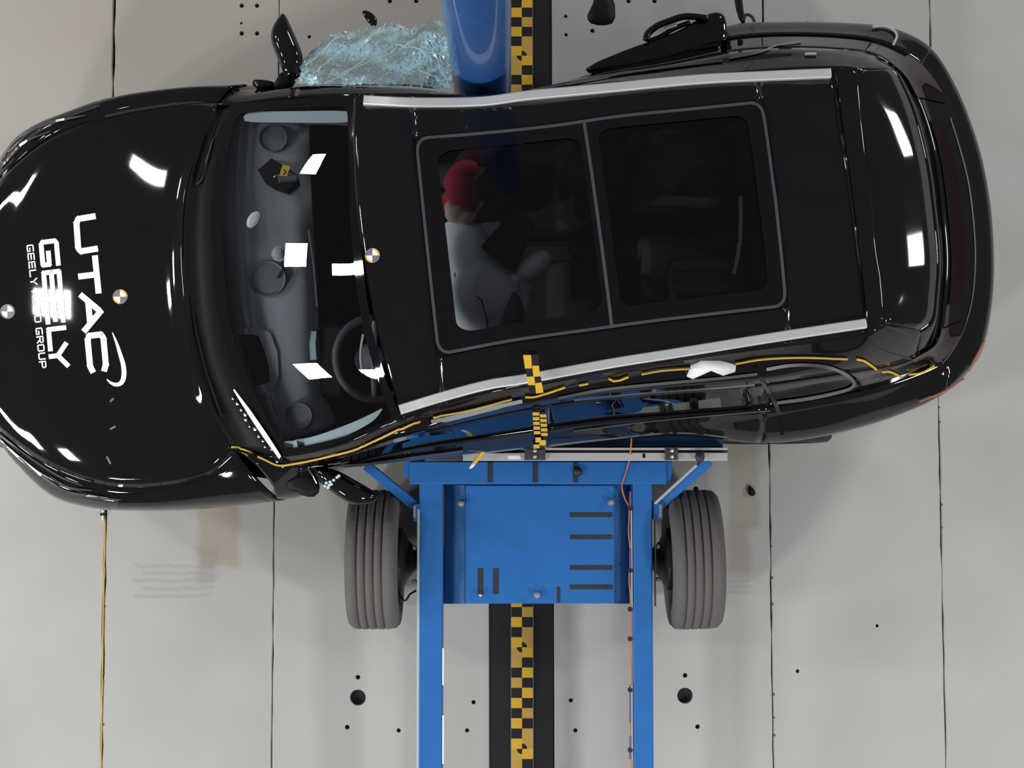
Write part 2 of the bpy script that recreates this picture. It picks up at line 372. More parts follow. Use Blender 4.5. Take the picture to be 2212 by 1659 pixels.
def slab(name, fl, fr, jl, jr):
    ys = np.linspace(YN, YF, 160); L = []; R = []
    for y in ys:
        L.append((fl(y) + random.uniform(-jl, jl) * .45, y)); R.append((fr(y) + random.uniform(-jr, jr) * .45, y))
    out = L + R[::-1]; n = len(out); top = 0.; b = .0035
    bm = bmesh.new()
    K = len(ys)
    vt = [[bm.verts.new((p[0] + dx, p[1], z)) for p in A] for A, dx, z in ((L, 0, -.035), (L, 0, -b), (L, b, 0), (R, -b, 0), (R, 0, -b), (R, 0, -.035))]
    for r in range(5):
        for k in range(K - 1): bm.faces.new((vt[r][k], vt[r + 1][k], vt[r + 1][k + 1], vt[r][k + 1]))
    for k in range(K - 1): bm.faces.new((vt[5][k], vt[0][k], vt[0][k + 1], vt[5][k + 1]))
    bm.faces.new([vt[r][0] for r in range(6)][::-1]); bm.faces.new([vt[r][-1] for r in range(6)])
    bmesh.ops.recalc_face_normals(bm, faces=bm.faces)
    me = bpy.data.meshes.new(name); bm.to_mesh(me); bm.free(); me.materials.append(M['floor'])
    o = bpy.data.objects.new(name, me); COL.objects.link(o); reg(o, (0, 0, 0))
    hb = MB()
    for x, y, r in HOLES:
        p = P(x, y, 0)
        if fl(p.y) + .02 < p.x < fr(p.y) - .02: hb.lathe([(r * mpp(0), -.06), (r * mpp(0), .02)], p, n=20)
    if hb:
        c = hb.build('cutter', M['floor']); md = o.modifiers.new('h', 'BOOLEAN'); md.object = c; md.operation = 'DIFFERENCE'; md.solver = 'EXACT'
        bm2 = bmesh.new(); bm2.from_mesh(c.data); bmesh.ops.recalc_face_normals(bm2, faces=bm2.faces); bm2.to_mesh(c.data); bm2.free()
        dg = bpy.context.evaluated_depsgraph_get(); me2 = bpy.data.meshes.new_from_object(o.evaluated_get(dg)); o.modifiers.clear(); o.data = me2; bpy.data.objects.remove(c)
    o.parent = base; o.matrix_parent_inverse = Matrix.Translation(-W[base.name]); return o
edges = []
for f, g in SE:
    if f == 'ch': edges.append((chL, chR, 0, 0))
    else: edges.append(((lambda y, f=f, g=g: f(y) - g * .5), (lambda y, f=f, g=g: f(y) + g * .5), g, g))
lft = (lambda y: -7.5, 0)
for e in edges + [((lambda y: 7.5), None, 0, 0)]:
    slab('floor_slab', lft[0], e[0], lft[1], e[2]); lft = (e[1], e[3])

# guide channel in the floor and its measuring tape
rail = thing('floor_guide_channel', 'black recessed guide channel running across the floor under the blue trolley', 'guide channel', (chL(0) + .16, 0, 0))
xa, xb = chL(0), chR(0)
MB().box((xa + .004, YN, -.034), (xb - .004, YF, -.012)).build('channel_bed', M['black'], rail)
tx0, tx1 = P(1104.5, 1400, 0).x, P(1151, 1400, 0).x; txm = P(1127.6, 1400, 0).x
MB().box((tx0 - .004, YN, -.012), (tx1 + .004, YF, -.0045)).build('centre_strip', M['grey'], rail)
V = []; F = []; MI = []
u = .0505; y0t = P(1127, 1398.5, 0).y
LB = (2, 4, 6, 8); RB = (1, 3, 5, 7)
for k in range(-130, 150):
    ya, yb = y0t - k * u, y0t - (k + 1) * u; q = k % 10
    if not (YN < yb and ya < YF): continue
    for (xl, xr, B, c) in ((tx0, txm, LB, 0), (txm, tx1, RB, 1)):
        b = len(V); V += [(xl, yb, 0), (xr, yb, 0), (xr, ya, 0), (xl, ya, 0)]; F.append((b, b + 1, b + 2, b + 3))
        MI.append(1 if q in B else (0 if (k // 5 + c) % 2 else 2))
    if q == 0:
        for a0 in (0, math.pi):
            b = len(V); V.append((txm, ya, .0008)); r = .026
            for i in range(9): a = a0 + math.pi / 2 * i / 8; V.append((txm + r * math.cos(a), ya + r * math.sin(a), .0008))
            for i in range(8): F.append((b, b + 1 + i, b + 2 + i)); MI.append(1)
V = [(v[0], v[1], v[2] - .004) for v in V]
o = obj('measuring_tape', V, F, None, rail, mats=[M['yellow'], M['black'], M['amber']], midx=MI); o['label'] = 'yellow and black chequered measuring tape with round targets'

# ------------------------------------------------------------------ pole
pc = P(1037, 187, 1.5)
pole = thing('impact_pole', 'tall glossy blue rigid pole pressed into the car side at the top', 'pole', (pc.x, pc.y + .129, 0))
prof = [(.34, 0), (.34, .03), (.33, .035), (.129, .036), (.129, .3)] + [(.129 + .0005 * math.sin(i), .3 + i * .3) for i in range(1, 11)] + [(.125, 3.31), (0, 3.31)]
MB().lathe(prof[3:], (pc.x, pc.y + .129, 0), n=72).build('pole_shaft', M['poleblue'], pole, smooth=True)
MB().lathe([(.19, 0), (.19, .028), (.185, .034), (.13, .036)], (pc.x, pc.y + .129, 0.0), n=48).build('base_flange', M['blued'], pole)
for i in range(8):
    a = math.pi / 8 + i * math.pi / 4
    MB().lathe([(.018, 0), (.018, .016), (.012, .018)], (pc.x + .16 * math.cos(a), pc.y + .129 + .16 * math.sin(a), .035), n=6).build('flange_bolt', M['bolt'], pole)

# ------------------------------------------------------------------ car: control lines
car = thing('car', 'black crash-tested SUV wrapped sideways against the blue pole', 'car', (0, 1.0, 0))
# posts round the body: each (E widest, D belt, C window top, B drip line, A roof edge), pixel + height
POSTS = [
 [(600,1078,.86),(590,1052,.97),(560,1012,1.05),(530,985,1.06),(510,975,1.06)],
 [(655,1064,.85),(645,1012,1.05),(625,1000,1.08),(612,992,1.09),(605,987,1.10)],
 [(745,1010,.85),(745,1002,1.03),(740,980,1.22),(740,976,1.27),(735,961,1.33)],
 [(895,992,.85),(895,968,1.03),(885,942,1.42),(872,920,1.46),(868,905,1.50)],
 [(1040,977,.85),(1045,945,1.03),(1040,902,1.42),(1040,873,1.49),(1045,850,1.57)],
 [(1180,963,.85),(1180,925,1.03),(1175,875,1.42),(1175,848,1.49),(1175,828,1.57)],
 [(1310,950,.85),(1310,908,1.03),(1310,856,1.42),(1310,823,1.49),(1310,802,1.57)],
 [(1475,938,.85),(1475,895,1.03),(1475,841,1.42),(1475,798,1.49),(1475,776,1.57)],
 [(1645,951,.85),(1650,882,1.03),(1638,829,1.40),(1635,780,1.49),(1640,752,1.57)],
 [(1765,940,.85),(1775,862,1.03),(1745,815,1.38),(1760,773,1.48),(1765,733,1.57)],
 [(1875,915,.85),(1880,840,1.05),(1850,800,1.35),(1858,768,1.46),(1872,718,1.57)],
 [(1965,884,.88),(1965,812,1.05),(1935,786,1.28),(1928,735,1.47),(1893,708,1.58)],
 [(2045,845,.94),(2035,775,1.05),(1985,766,1.25),(1985,712,1.47),(1905,695,1.59)],
 [(2100,793,.94),(2075,720,1.05),(2024,735,1.18),(2012,688,1.48),(1909,678,1.60)],
 [(2130,733,.94),(2096,655,1.05),(2037,660,1.18),(2019,640,1.49),(1906,615,1.60)],
 [(2147,620,.94),(2108,570,1.05),(2042,560,1.18),(2023,560,1.50),(1897,560,1.61)],
 [(2145,490,.94),(2103,470,1.05),(2034,460,1.18),(2013,450,1.50),(1885,450,1.61)],
 [(2130,380,.94),(2090,370,1.05),(2020,350,1.18),(1999,350,1.50),(1873,350,1.61)],
 [(2105,285,.94),(2063,275,1.05),(1996,255,1.18),(1974,250,1.49),(1863,265,1.60)],
 [(2065,186,.94),(2030,195,1.05),(1966,185,1.20),(1948,185,1.48),(1858,195,1.59)],
 [(2012,104,.94),(1985,138,1.05),(1936,148,1.25),(1926,150,1.47),(1852,155,1.58)],
 [(1935,62,.88),(1920,98,1.05),(1890,118,1.30),(1880,132,1.47),(1830,147,1.58)],
 [(1850,50,.85),(1840,80,1.05),(1832,108,1.36),(1826,125,1.48),(1798,146,1.57)],
 [(1700,47,.85),(1700,74,1.03),(1700,103,1.40),(1700,125,1.49),(1700,150,1.57)],
 [(1570,56,.85),(1570,84,1.03),(1570,113,1.40),(1570,138,1.49),(1570,160,1.57)],
 [(1440,112,.85),(1440,122,1.03),(1440,138,1.40),(1440,155,1.49),(1440,170,1.57)],
 [(1300,150,.85),(1300,153,1.03),(1300,160,1.40),(1300,170,1.49),(1300,180,1.57)],
 [(1180,200,.85),(1180,198,1.03),(1182,186,1.42),(1182,188,1.49),(1182,194,1.57)],
 [(1040,270,.85),(1040,262,1.03),(1040,225,1.42),(1040,208,1.50),(1040,204,1.57)],
 [(900,228,.85),(900,222,1.03),(900,200,1.40),(900,192,1.49),(900,204,1.57)],
 [(760,192,.85),(760,196,1.03),(760,188,1.38),(760,188,1.44),(765,205,1.50)],
 [(640,184,.85),(640,190,1.05),(640,189,1.20),(640,190,1.26),(635,208,1.31)],
 [(545,186,.90),(520,196,1.03),(512,205,1.07),(506,214,1.09),(500,225,1.10)],
 [(530,186,.92),(500,200,1.04),(486,212,1.06),(478,220,1.06),(470,224,1.06)],
]
NP = len(POSTS)
G = []
for row in POSTS:
    w5 = [P(*q) for q in row]; e = w5[0]; d = Vector((CARC.x - e.x, CARC.y - e.y, 0)); d.x *= .35; d.normalize()
    G.append([tuple(Vector((e.x, e.y, .28)) + d * .05), tuple(Vector((e.x, e.y, .58)) + d * .005)] + [tuple(v) for v in w5])
NS = 10; NM = 5
BODY = fine(np.array(G), NS, NM)
for i in range(12 * NS - 4, 20 * NS + 5):
    for q in range(1, NM): BODY[i, 5 * NM + q] = BODY[i, 5 * NM] * (1 - q / NM) + BODY[i, 6 * NM] * (q / NM) + np.array([0, 0, .010 * 4 * (q / NM) * (1 - q / NM)])
if 0: pass          # posts x levels (F0, F1, E, D, C, B, A)
def bod(k0, k1, l0, l1): return BODY[int(round(k0 * NS)):int(round(k1 * NS)) + 1, l0 * NM:l1 * NM + 1]
LE = dict(F=0, F1=1, E=2, D=3, C=4, B=5, A=6)
pp = lambda name, k0, k1, a, b, m, **k: patch(name, bod(k0, k1, LE[a], LE[b]), m, k.pop('parent', car), **k)

# side L (lower in the picture)
pt = M['paint']
pp('front_fender', 0, 1, 'F', 'A', pt)
fd = pp('front_door', 1, 5, 'F', 'D', pt); fd['label'] = 'buckled front door beside the blue trolley'
rd = pp('rear_door', 5, 8, 'F', 'D', pt); rd['label'] = 'rear door beside the blue trolley'
pp('rear_quarter_panel', 8, 12, 'F', 'D', pt)
bump_r = pp('rear_bumper', 12, 20, 'F', 'E', pt)
pp('tailgate', 12, 20, 'E', 'C', pt)
pp('rear_quarter_panel', 20, 24, 'F', 'D', pt)
rdu = pp('rear_door', 24, 27, 'F', 'D', pt); rdu['label'] = 'torn rear door on the pole side'
fdu = pp('front_door', 27, 31, 'F', 'D', pt); fdu['label'] = 'crushed front door on the pole side'
pp('front_fender', 31, NP - 1, 'F', 'A', pt)
pp('side_window', 1.6, 4.9, 'D', 'C', M['privacy'], solid=.004, parent=fd)
pp('side_window', 5.1, 7.8, 'D', 'C', M['privacy'], solid=.004, parent=rd)
pp('door_frame', 1, 1.6, 'D', 'C', pt, parent=fd)
pp('middle_pillar', 4.9, 5.1, 'D', 'C', M['frit'])
pp('rear_pillar', 7.8, 8.1, 'D', 'C', M['frit'])
qw = pp('quarter_window', 8.1, 9.8, 'D', 'C', M['privacy'], solid=.004)
pp('rear_quarter_panel', 9.8, 12, 'D', 'C', pt)
pp('roof_side', 1, 12, 'C', 'A', pt)
pp('rear_window', 12, 20, 'C', 'B', M['privacy'], solid=.005)
sp = pp('tailgate_spoiler', 12, 20, 'B', 'A', pt)
pp('rear_quarter_panel', 20, 21.5, 'D', 'C', pt)
pp('quarter_window', 21.5, 24, 'D', 'C', M['privacy'], solid=.004)
pp('side_window', 24.1, 27, 'D', 'C', M['privacy'], solid=.004, parent=rdu)
pp('roof_side', 20, 31, 'C', 'A', pt)
pp('door_frame', 30.4, 31, 'D', 'C', pt, parent=fdu)

# front end rings (pole side -> trolley side)
R = [
 [(5,345,.70),(-20,410,.84),(-70,520,.90),(-88,650,.91),(-70,790,.90),(-28,905,.84),(5,962,.70)],
 [(60,284,.80),(72,318,.94),(28,480,.99),(16,650,1.0),(32,810,.99),(80,990,.94),(100,1062,.78)],
 [(150,247,.85),(158,272,.99),(150,450,1.045),(143,640,1.055),(155,830,1.045),(195,1040,.99),(185,1095,.80)],
 [(260,212,.88),(266,240,1.03),(265,430,1.085),(262,640,1.095),(275,840,1.085),(305,1052,1.01),(300,1104,.82)],
 [(400,195,.91),(400,220,1.05),(370,420,1.12),(362,630,1.13),(392,830,1.12),(440,1030,1.04),(445,1098,.84)],
 [(530,186,.92),(470,224,1.06),(403,400,1.15),(396,600,1.17),(430,825,1.15),(510,975,1.06),(600,1078,.86)],
]
FR = []
for row in R:
    q = [P(*a) for a in row]
    j0 = Vector((q[0].x, q[0].y - .04, .30)); j8 = Vector((q[-1].x, q[-1].y + .04, .30))
    FR.append([tuple(j0)] + [tuple(a) for a in q] + [tuple(j8)])
r0 = [Vector(a) for a in FR[0]]
Rb1 = [tuple(Vector((a.x - .03, a.y, min(a.z, .58)))) for a in r0]; Rb2 = [tuple(Vector((a.x + .05, a.y, .28))) for a in r0]
FG = fine(np.array([Rb2, Rb1] + FR), 10, 8)
def fr(r0, r1, j0, j1): return FG[int(r0 * 10):int(r1 * 10) + 1, int(j0 * 8):int(j1 * 8) + 1]
hood = patch('hood', fr(2.2, 7, 2, 6), pt, car); hood['label'] = 'glossy black hood with white lettering'
patch('front_fender', fr(2, 7, 0, 2), pt, car); patch('front_fender', fr(2, 7, 6, 8), pt, car)
fb = patch('front_bumper', fr(0, 2, 0, 8), pt, car); patch('front_nose', fr(2, 2.2, 2, 6), pt, car)
hl1 = patch('headlamp', fr(2.3, 4.6, 1.2, 1.75), M['lampglass'], car, lift=.004, solid=.003)
hl2 = patch('headlamp', fr(2.3, 4.6, 6.3, 6.9), M['lampglass'], car, lift=.004, solid=.003)

# windscreen
WS0 = [(500,225,1.10),(468,350,1.15),(461,480,1.18),(466,610,1.19),(484,730,1.18),(535,860,1.15),(605,987,1.10)]
WS1 = [(765,205,1.50),(771,330,1.54),(774,450,1.56),(786,590,1.57),(806,720,1.56),(838,830,1.54),(868,905,1.50)]
a0 = np.array([tuple(P(*q)) for q in WS0]); a1 = np.array([tuple(P(*q)) for q in WS1])
rows = []
EU = Vector(tuple(P(635, 208, 1.31))); EL = Vector(tuple(P(735, 950, 1.33)))
for s_ in (0, .25, .5, .75, 1):
    r_ = a0 * (1 - s_) + a1 * s_; r_[:, 2] += .022 * 4 * s_ * (1 - s_)
    if 0 < s_ < 1: r_[0, 2] -= .012 * 4 * s_ * (1 - s_); r_[-1, 2] -= .012 * 4 * s_ * (1 - s_)
    r_[-1, 1] -= .026 * 4 * s_ * (1 - s_)
    rows.append(r_)
WSG = fine(np.array(rows), 10, 10); wsf = Surf(WSG)
ws = patch('windscreen', WSG, M['wind'], car, solid=0)
border('windscreen_border', wsf, (0, 1, 0, 1), rrect(.07, .945, .030, .982, .05, .03), M['frit'], car, lift=.002)
# cowl between hood and windscreen
c0 = FG[-1, 16:49]                     # hood rear edge j2..j6
c1 = crom(a0, 10); idx = np.linspace(0, len(c1) - 1, len(c0)).astype(int); c1 = c1[idx]
cm = (c0 + c1) / 2; cm[:, 2] -= .035; cmid = c0.copy(); cmid[:, 2] -= .03; cmid = cmid * .9 + c1 * .1
patch('cowl_panel', np.array([c0, cmid, cm, c1]), M['plastic'], car, solid=.004)

# roof
def edge_at(side, xpx):
    rngk = range(int(2.6 * NS), 10 * NS + 1) if side == 'L' else range(21 * NS, int(31 * NS) + 1)
    best = min(rngk, key=lambda i: abs(proj(BODY[i, -1])[0] - xpx)); return BODY[best, -1]
ST = [(765,868,-30,1.57,0),(830,912,-15,1.605,0),(890,958,0,1.63,0),(1030,1110,0,1.665,0),(1180,1262,0,1.67,0),(1330,1412,0,1.67,0),(1490,1570,0,1.665,0),(1633,1710,0,1.65,0),(1715,1790,0,1.64,0),(1798,1872,0,1.62,0)]
FRT = (2, 7)
rg = []
for i, (xu, xl, bow, zc, _) in enumerate(ST):
    U = BODY[0]; U = np.array(edge_at('U', xu)); L = np.array(edge_at('L', xl))
    tt = (i - 2) / 5.; tu = .145 + (.115 - .145) * tt; tl = .848 + (.872 - .848) * tt
    row = []
    for t in (0, .045, tu, .32, .5, .68, tl, .957, 1):
        p = U * (1 - t) + L * t
        cr = 1 - abs(2 * t - 1) ** 2.6; z = p[2] + (zc - p[2]) * cr
        x = p[0] + bow * 4 * t * (1 - t) * mpp(1.6)
        row.append((x, p[1], z))
    rg.append(row)
RG = fine(np.array(rg), 8, 8)
# crumple of the rear roof skin on the pole side
for i in range(RG.shape[0]):
    for j in range(RG.shape[1]):
        x, y = proj(RG[i, j])
        if x > 1640:
            f = max(0, min(1, (x - 1640) / 50)) * max(0, min(1, (1860 - x) / 60)) * max(0, min(1, (560 - y) / 200)) * max(0, min(1, (y - 165) / 20))
            RG[i, j, 2] += f * (.010 * math.sin((x * .9 + y * .35) / 26) + .006 * math.sin((y - x * .4) / 21))
        g = math.exp(-((x - 1040) / 170) ** 2) * max(0, min(1, (330 - y) / 110)) * (1 if i and j else 0)
        if 0 < i < RG.shape[0] - 1 and j > 2: RG[i, j, 2] += g * .006 * math.sin(y / 9.)
i0, i1, j0, j1 = 2 * 8, 7 * 8, 2 * 8, 6 * 8
patch('roof_panel', RG[:i0 + 1], pt, car); patch('roof_panel', RG[i1:], pt, car)
patch('roof_panel', RG[i0:i1 + 1, :j0 + 1], pt, car); patch('roof_panel', RG[i0:i1 + 1, j1:], pt, car)
HG = RG[i0:i1 + 1, j0:j1 + 1]; hf = Surf(HG)
# sunroof
sun = patch('sunroof', HG[:, :], M['tint'], car, solid=0, lift=-.004); sun['label'] = 'dark tinted panoramic glass roof'
dv = .493
border('glass_border', hf, (0, dv, 0, 1), rrect(.072, dv - .02, .085, .905, .05, .06), M['frit'], sun)
border('glass_border', hf, (dv, 1, 0, 1), rrect(dv + .035, .935, .07, .90, .04, .05), M['frit'], sun)
fp = rrect(.006, .994, .01, .99, .045, .075, n=12, side=24); fp.append(fp[0]); fp.append(fp[1])
MB().strip([hf(*q) for q in fp], .0125, .004, lift=.001).build('seal', M['seal'], sun)
MB().strip([hf(dv, t / 20) for t in range(21)], .013, .004, lift=.001).build('divider', M['seal'], sun)
# rear roof spoiler plate between roof end and tailgate crease
e0 = RG[-1]; eA = BODY[10 * NS:22 * NS + 1, -1][::-1]
idx = np.linspace(0, len(eA) - 1, 61); A1 = np.array([eA[int(round(q))] for q in idx]); A0 = np.array([e0[int(round(q))] for q in np.linspace(0, len(e0) - 1, 61)])
A0 = A0.copy(); A0[0] = A1[0]; A0[-1] = A1[-1]
sk = []
for t in np.linspace(0, 1, 7):
    q = A0 * (1 - t) + A1 * t; q[:, 2] += -.006 * math.exp(-((t - .04) / .06) ** 2); sk.append(q)
patch('tailgate_top', np.array(sk), pt, car)

BV = BVHTree.FromPolygons(SURF_V, SURF_F)
CAMP = Vector((0, 0, H))
def drop(px, py, lift=.002, fallback=None):
    d = (P(px, py, 0) - CAMP).normalized(); h = BV.ray_cast(CAMP, d)
    if h[0] is None: return P(px, py, fallback if fallback is not None else 1.0), Vector((0, 0, 1))
    n = h[1] if h[1].z > 0 else -h[1]
    if h[1].dot(d) > 0: n = -h[1]
    else: n = h[1]
    return h[0] + n * lift, n
def decal(mb, pts, wpx, lift=.002, step=7., closed=False, zf=None):
    """band lying on the body surface along a pixel path; wpx width in pixels (number or list)"""
    isl = isinstance(wpx, (list, tuple))
    src = [tuple(p) + ((wpx[i],) if isl else (wpx,)) for i, p in enumerate(pts)]
    q = ipath(src, step); K = len(q); L = []
    if closed: q = q + [q[1]]; K += 1
    for k in range(K):
        a, b = q[max(k - 1, 0)], q[min(k + 1, K - 1)]; dx, dy = b[0] - a[0], b[1] - a[1]; dl = math.hypot(dx, dy) or 1
        nx, ny = -dy / dl * q[k][2] / 2, dx / dl * q[k][2] / 2
        L.append((drop(q[k][0] + nx, q[k][1] + ny, lift, zf)[0], drop(q[k][0] - nx, q[k][1] - ny, lift, zf)[0]))
    V = [p for ab in L for p in ab]; F = [(2 * k, 2 * k + 2, 2 * k + 3, 2 * k + 1) for k in range(K - 1)]
    mb.add(V, F); return mb

# roof rails
for pts, lab in (([(785,215),(900,220),(1040,218),(1140,205),(1300,190),(1500,171),(1650,163),(1796,157)], 'silver roof rail on the pole side'),
                 ([(863,885),(965,854),(1058,830),(1136,818),(1317,785),(1475,760),(1680,727),(1872,698)], 'silver roof rail on the trolley side')):
    q = smoothpath(pts, 8); w3 = [P(x, y, 1.0) for x, y in q]
    w3 = [drop(x, y, 0)[0] for x, y in q]
    zs = np.convolve(np.pad([p.z for p in w3], 3, mode='edge'), np.ones(7) / 7, 'valid')
    w3 = [P(q[i][0], q[i][1], zs[i] + .03) for i in range(len(q))]
    mb = MB(); K = len(w3); prof = [(-.5, -.03), (-.5, -.004), (-.40, 0), (.40, 0), (.5, -.004), (.5, -.03)]
    for k, p in enumerate(w3):
        t = (w3[min(k + 1, K - 1)] - w3[max(k - 1, 0)]).normalized(); a = t.cross(Vector((0, 0, 1))).normalized()
        for u_, h_ in prof: mb.V.append(p + a * u_ * .040 + Vector((0, 0, h_)))
    for k in range(K - 1):
        for i in range(6): j = (i + 1) % 6; mb.F.append((k * 6 + i, k * 6 + j, k * 6 + 6 + j, k * 6 + 6 + i))
    mb.F.append(tuple(range(6))); mb.F.append(tuple((K - 1) * 6 + i for i in range(6)))
    o = mb.build('roof_rail', M['alu'], car); o['label'] = lab
    md = o.modifiers.new('b', 'BEVEL'); md.width = .002; md.segments = 2

# lettering on the hood --------------------------------------------------
GL = {
 'U': [[(0,1),(0,.14),(.12,0),(.88,0),(1,.14),(1,1)]], 'T': [[(0,1),(1,1)],[(.5,1),(.5,0)]],
 'A': [[(0,0),(.5,1),(1,0)],[(.22,.32),(.78,.32)]], 'C': [[(1,.90),(.88,1),(.12,1),(0,.88),(0,.12),(.12,0),(.88,0),(1,.10)]],
 'G': [[(1,1),(.1,1),(0,.9),(0,.1),(.1,0),(1,0),(1,.42),(.5,.42)]], 'E': [[(1,1),(0,1),(0,0),(1,0)],[(0,.5),(.92,.5)]],
 'L': [[(0,1),(0,0),(1,0)]], 'Y': [[(0,1),(.5,.45),(1,1)],[(.5,.45),(.5,0)]], 'O': [[(.12,0),(.88,0),(1,.12),(1,.88),(.88,1),(.12,1),(0,.88),(0,.12),(.12,0)]],
 'R': [[(0,0),(0,1),(.85,1),(1,.88),(1,.6),(.85,.48),(0,.48)],[(.5,.48),(1,0)]], 'P': [[(0,0),(0,1),(.85,1),(1,.88),(1,.55),(.85,.42),(0,.42)]],
}
def letter(mb, ch, b0, b1, hv, wpx):
    """b0,b1 baseline start/end in pixels, hv height vector"""
    ex, ey = b1[0] - b0[0], b1[1] - b0[1]
    for st in GL[ch]:
        q = []
        for i, (u_, v_) in enumerate(st): q.append((b0[0] + ex * u_ + hv[0] * v_, b0[1] + ey * u_ + hv[1] * v_))
        # extend ends by half a stroke for square caps
        for a, b in ((0, 1), (-1, -2)):
            dx, dy = q[a][0] - q[b][0], q[a][1] - q[b][1]; dl = math.hypot(dx, dy) or 1
            q[a] = (q[a][0] + dx / dl * wpx * .48, q[a][1] + dy / dl * wpx * .48)
        decal(mb, q, wpx, .0025, 5.)
        for (x, y) in q[1:-1]: decal(mb, [(x - wpx * .35, y - wpx * .35), (x + wpx * .35, y + wpx * .35)], wpx * .7, .0025, 9.)
for ch, b0, b1, hv in (('U', (165,474), (170,544), (36,-6)), ('T', (172,562), (179,632), (34,-4)), ('A', (178,640), (185,712), (36,-3)), ('C', (189,726), (196,800), (34,-4))):
    mb = MB(); letter(mb, ch, b0, b1, hv, 13); mb.build('hood_letter', M['white'], hood)
for ch, y0_, y1_ in (('G', 524, 573), ('E', 590, 636), ('E', 650, 696), ('L', 712, 754), ('Y', 748, 792)):
    mb = MB(); xb0 = 89 + (y0_ - 524) * .088; xb1 = 89 + (y1_ - 524) * .088; letter(mb, ch, (xb0, y0_), (xb1, y1_), (33, -4), 10.5); mb.build('hood_letter', M['white'], hood)
y = 531.
for word in ('GEELY', 'AUTO', 'GROUP'):
    for ch in word:
        x0_ = 59 + (y - 531) * .108; mb = MB(); letter(mb, ch, (x0_, y), (x0_ + 1.3, y + 12.6), (12.5, -1.6), 3.0); mb.build('small_letter', M['white'], hood); y += 18.0
    y += 15.5 * .55
mb = MB(); sw = smoothpath([(243,718),(252,740),(260,765),(267,790),(268,812),(263,826),(252,831),(240,827),(231,819)], 4)
decal(mb, sw, [1.5 + 9 * math.sin(math.pi * min(1, (i / (len(sw) - 1)) ** 1.0)) ** .8 for i in range(len(sw))], .0025, 4.); mb.build('hood_swoosh', M['white'], hood)

def target(px, py, r, parent, c1='yellow'):
    V = []; F = []; MI = []; n = 24
    c, nn = drop(px, py, .003); V.append(c)
    for i in range(n): a = 2 * math.pi * i / n; V.append(drop(px + r * math.cos(a), py + r * math.sin(a), .003)[0])
    for i in range(n): F.append((0, 1 + i, 1 + (i + 1) % n)); MI.append(0 if (i // 6) % 2 else 1)
    b = len(V); V.append(c + nn * .001)
    for i in range(n): a = 2 * math.pi * i / n; V.append(drop(px + r * .78 * math.cos(a), py + r * .78 * math.sin(a), .004)[0])
    for i in range(n): F.append((b, b + 1 + i, b + 1 + (i + 1) % n)); MI.append(2 if (i // 6) % 2 else 1)
    o = obj('target_sticker', V, F, None, parent, mats=[M[c1], M['grey'], M['white']], midx=MI); o['label'] = 'small round yellow and white target sticker' if c1 == 'yellow' else 'small round grey and white target sticker'
    return o
target(260, 641, 16, hood); target(17, 673, 16, hood, 'grey'); target(805, 552, 16, car)
# little scuff marks on the hood
for a, b, wd in (((238,868),(246,860),4), ((238,927),(250,921),4), ((231,986),(239,1002),4)):
    mb = MB(); decal(mb, [a, b], wd); mb.build('scuff_mark', M['grey'], hood)
# headlamp chrome
for hl, paths in ((hl1, ([(2,347),(40,300),(95,270),(185,251)], [(8,360),(50,312),(110,285)], [(20,330),(70,284),(130,262)])),
                  (hl2, ([(2,948),(50,993),(110,1040),(150,1062),(235,1074)], [(4,940),(70,990),(130,1028),(180,1048)], [(40,985),(100,1038),(160,1068),(262,1078)], [(110,1028),(150,1052),(200,1058)]))):
    for i, q in enumerate(paths):
        mb = MB(); s_ = smoothpath(q, 5); decal(mb, s_, [1.5 + (5 if i == 0 else 3) * math.sin(math.pi * (k + 1) / (len(s_) + 1)) for k in range(len(s_))], .007, 6.); mb.build('chrome_strip', M['chrome'] if i else M['chromed'], hl)
# creases / shut lines
def shut(pts, w=3.0, mt='frit', name='shut_line', lift=.0015, parent=None):
    mb = MB(); decal(mb, smoothpath(pts, 5), w, lift, 8.); return mb.build(name, M[mt], parent or car)
shut([(150,1060),(260,1068),(400,1048),(520,1010)], 2.5); shut([(110,290),(260,248),(400,226),(470,222)], 2.5)
shut([(1798,150),(1812,280),(1835,430),(1855,580),(1873,712)], 3.5)
shut([(1873,712),(1880,742),(1930,765),(1985,778),(2035,782)], 3)
shut([(1632,790),(1650,830),(1672,865),(1686,905),(1690,948)], 8, 'frit')
shut([(1565,60),(1566,100),(1563,128)], 5)
# bright belt and window mouldings, one painted crease highlight
q = [(1655,797),(1700,789),(1745,787),(1790,792),(1825,806),(1843,822),(1838,836),(1800,848),(1740,860),(1678,868)]
o = shut(q, 7, 'chromed', 'window_moulding', .006, qw)
shut([(700,990),(760,975),(850,948),(925,930)], 6, 'chrome', 'window_moulding', .012, fd)
shut([(932,912),(1000,896),(1070,878),(1128,865)], 8, 'strip', 'window_moulding', .008, fd)
shut([(1205,858),(1300,840),(1420,828),(1560,815),(1635,806)], 5, 'seal', 'window_moulding', .008, rd)
shut([(1240,862),(1381,848),(1560,835),(1630,829)], 4, 'chromed', 'window_moulding', .006, rd)
shut([(735,1003),(790,1000),(900,985),(1000,972)], 6, 'seal', 'moulding_or_highlight', .008, fd)
shut([(1240,930),(1380,912),(1475,902),(1663,886)], 3, 'seal', 'moulding_or_highlight', .004, rd)  # highlight along the door's belt crease, painted as a thin grey band
shut([(640,188),(700,185),(800,183),(880,184),(940,190)], 4, 'chrome', 'window_moulding', .01, fdu)
shut([(1165,196),(1300,168),(1420,150),(1560,133)], 5, 'seal', 'window_moulding', .006, rdu)
shut([(1500,107),(1530,102),(1557,97)], 4, 'chrome', 'window_moulding', .006, rdu)
shut([(1575,128),(1640,115),(1680,100),(1730,92)], 4, 'chromed', 'window_moulding', .006)
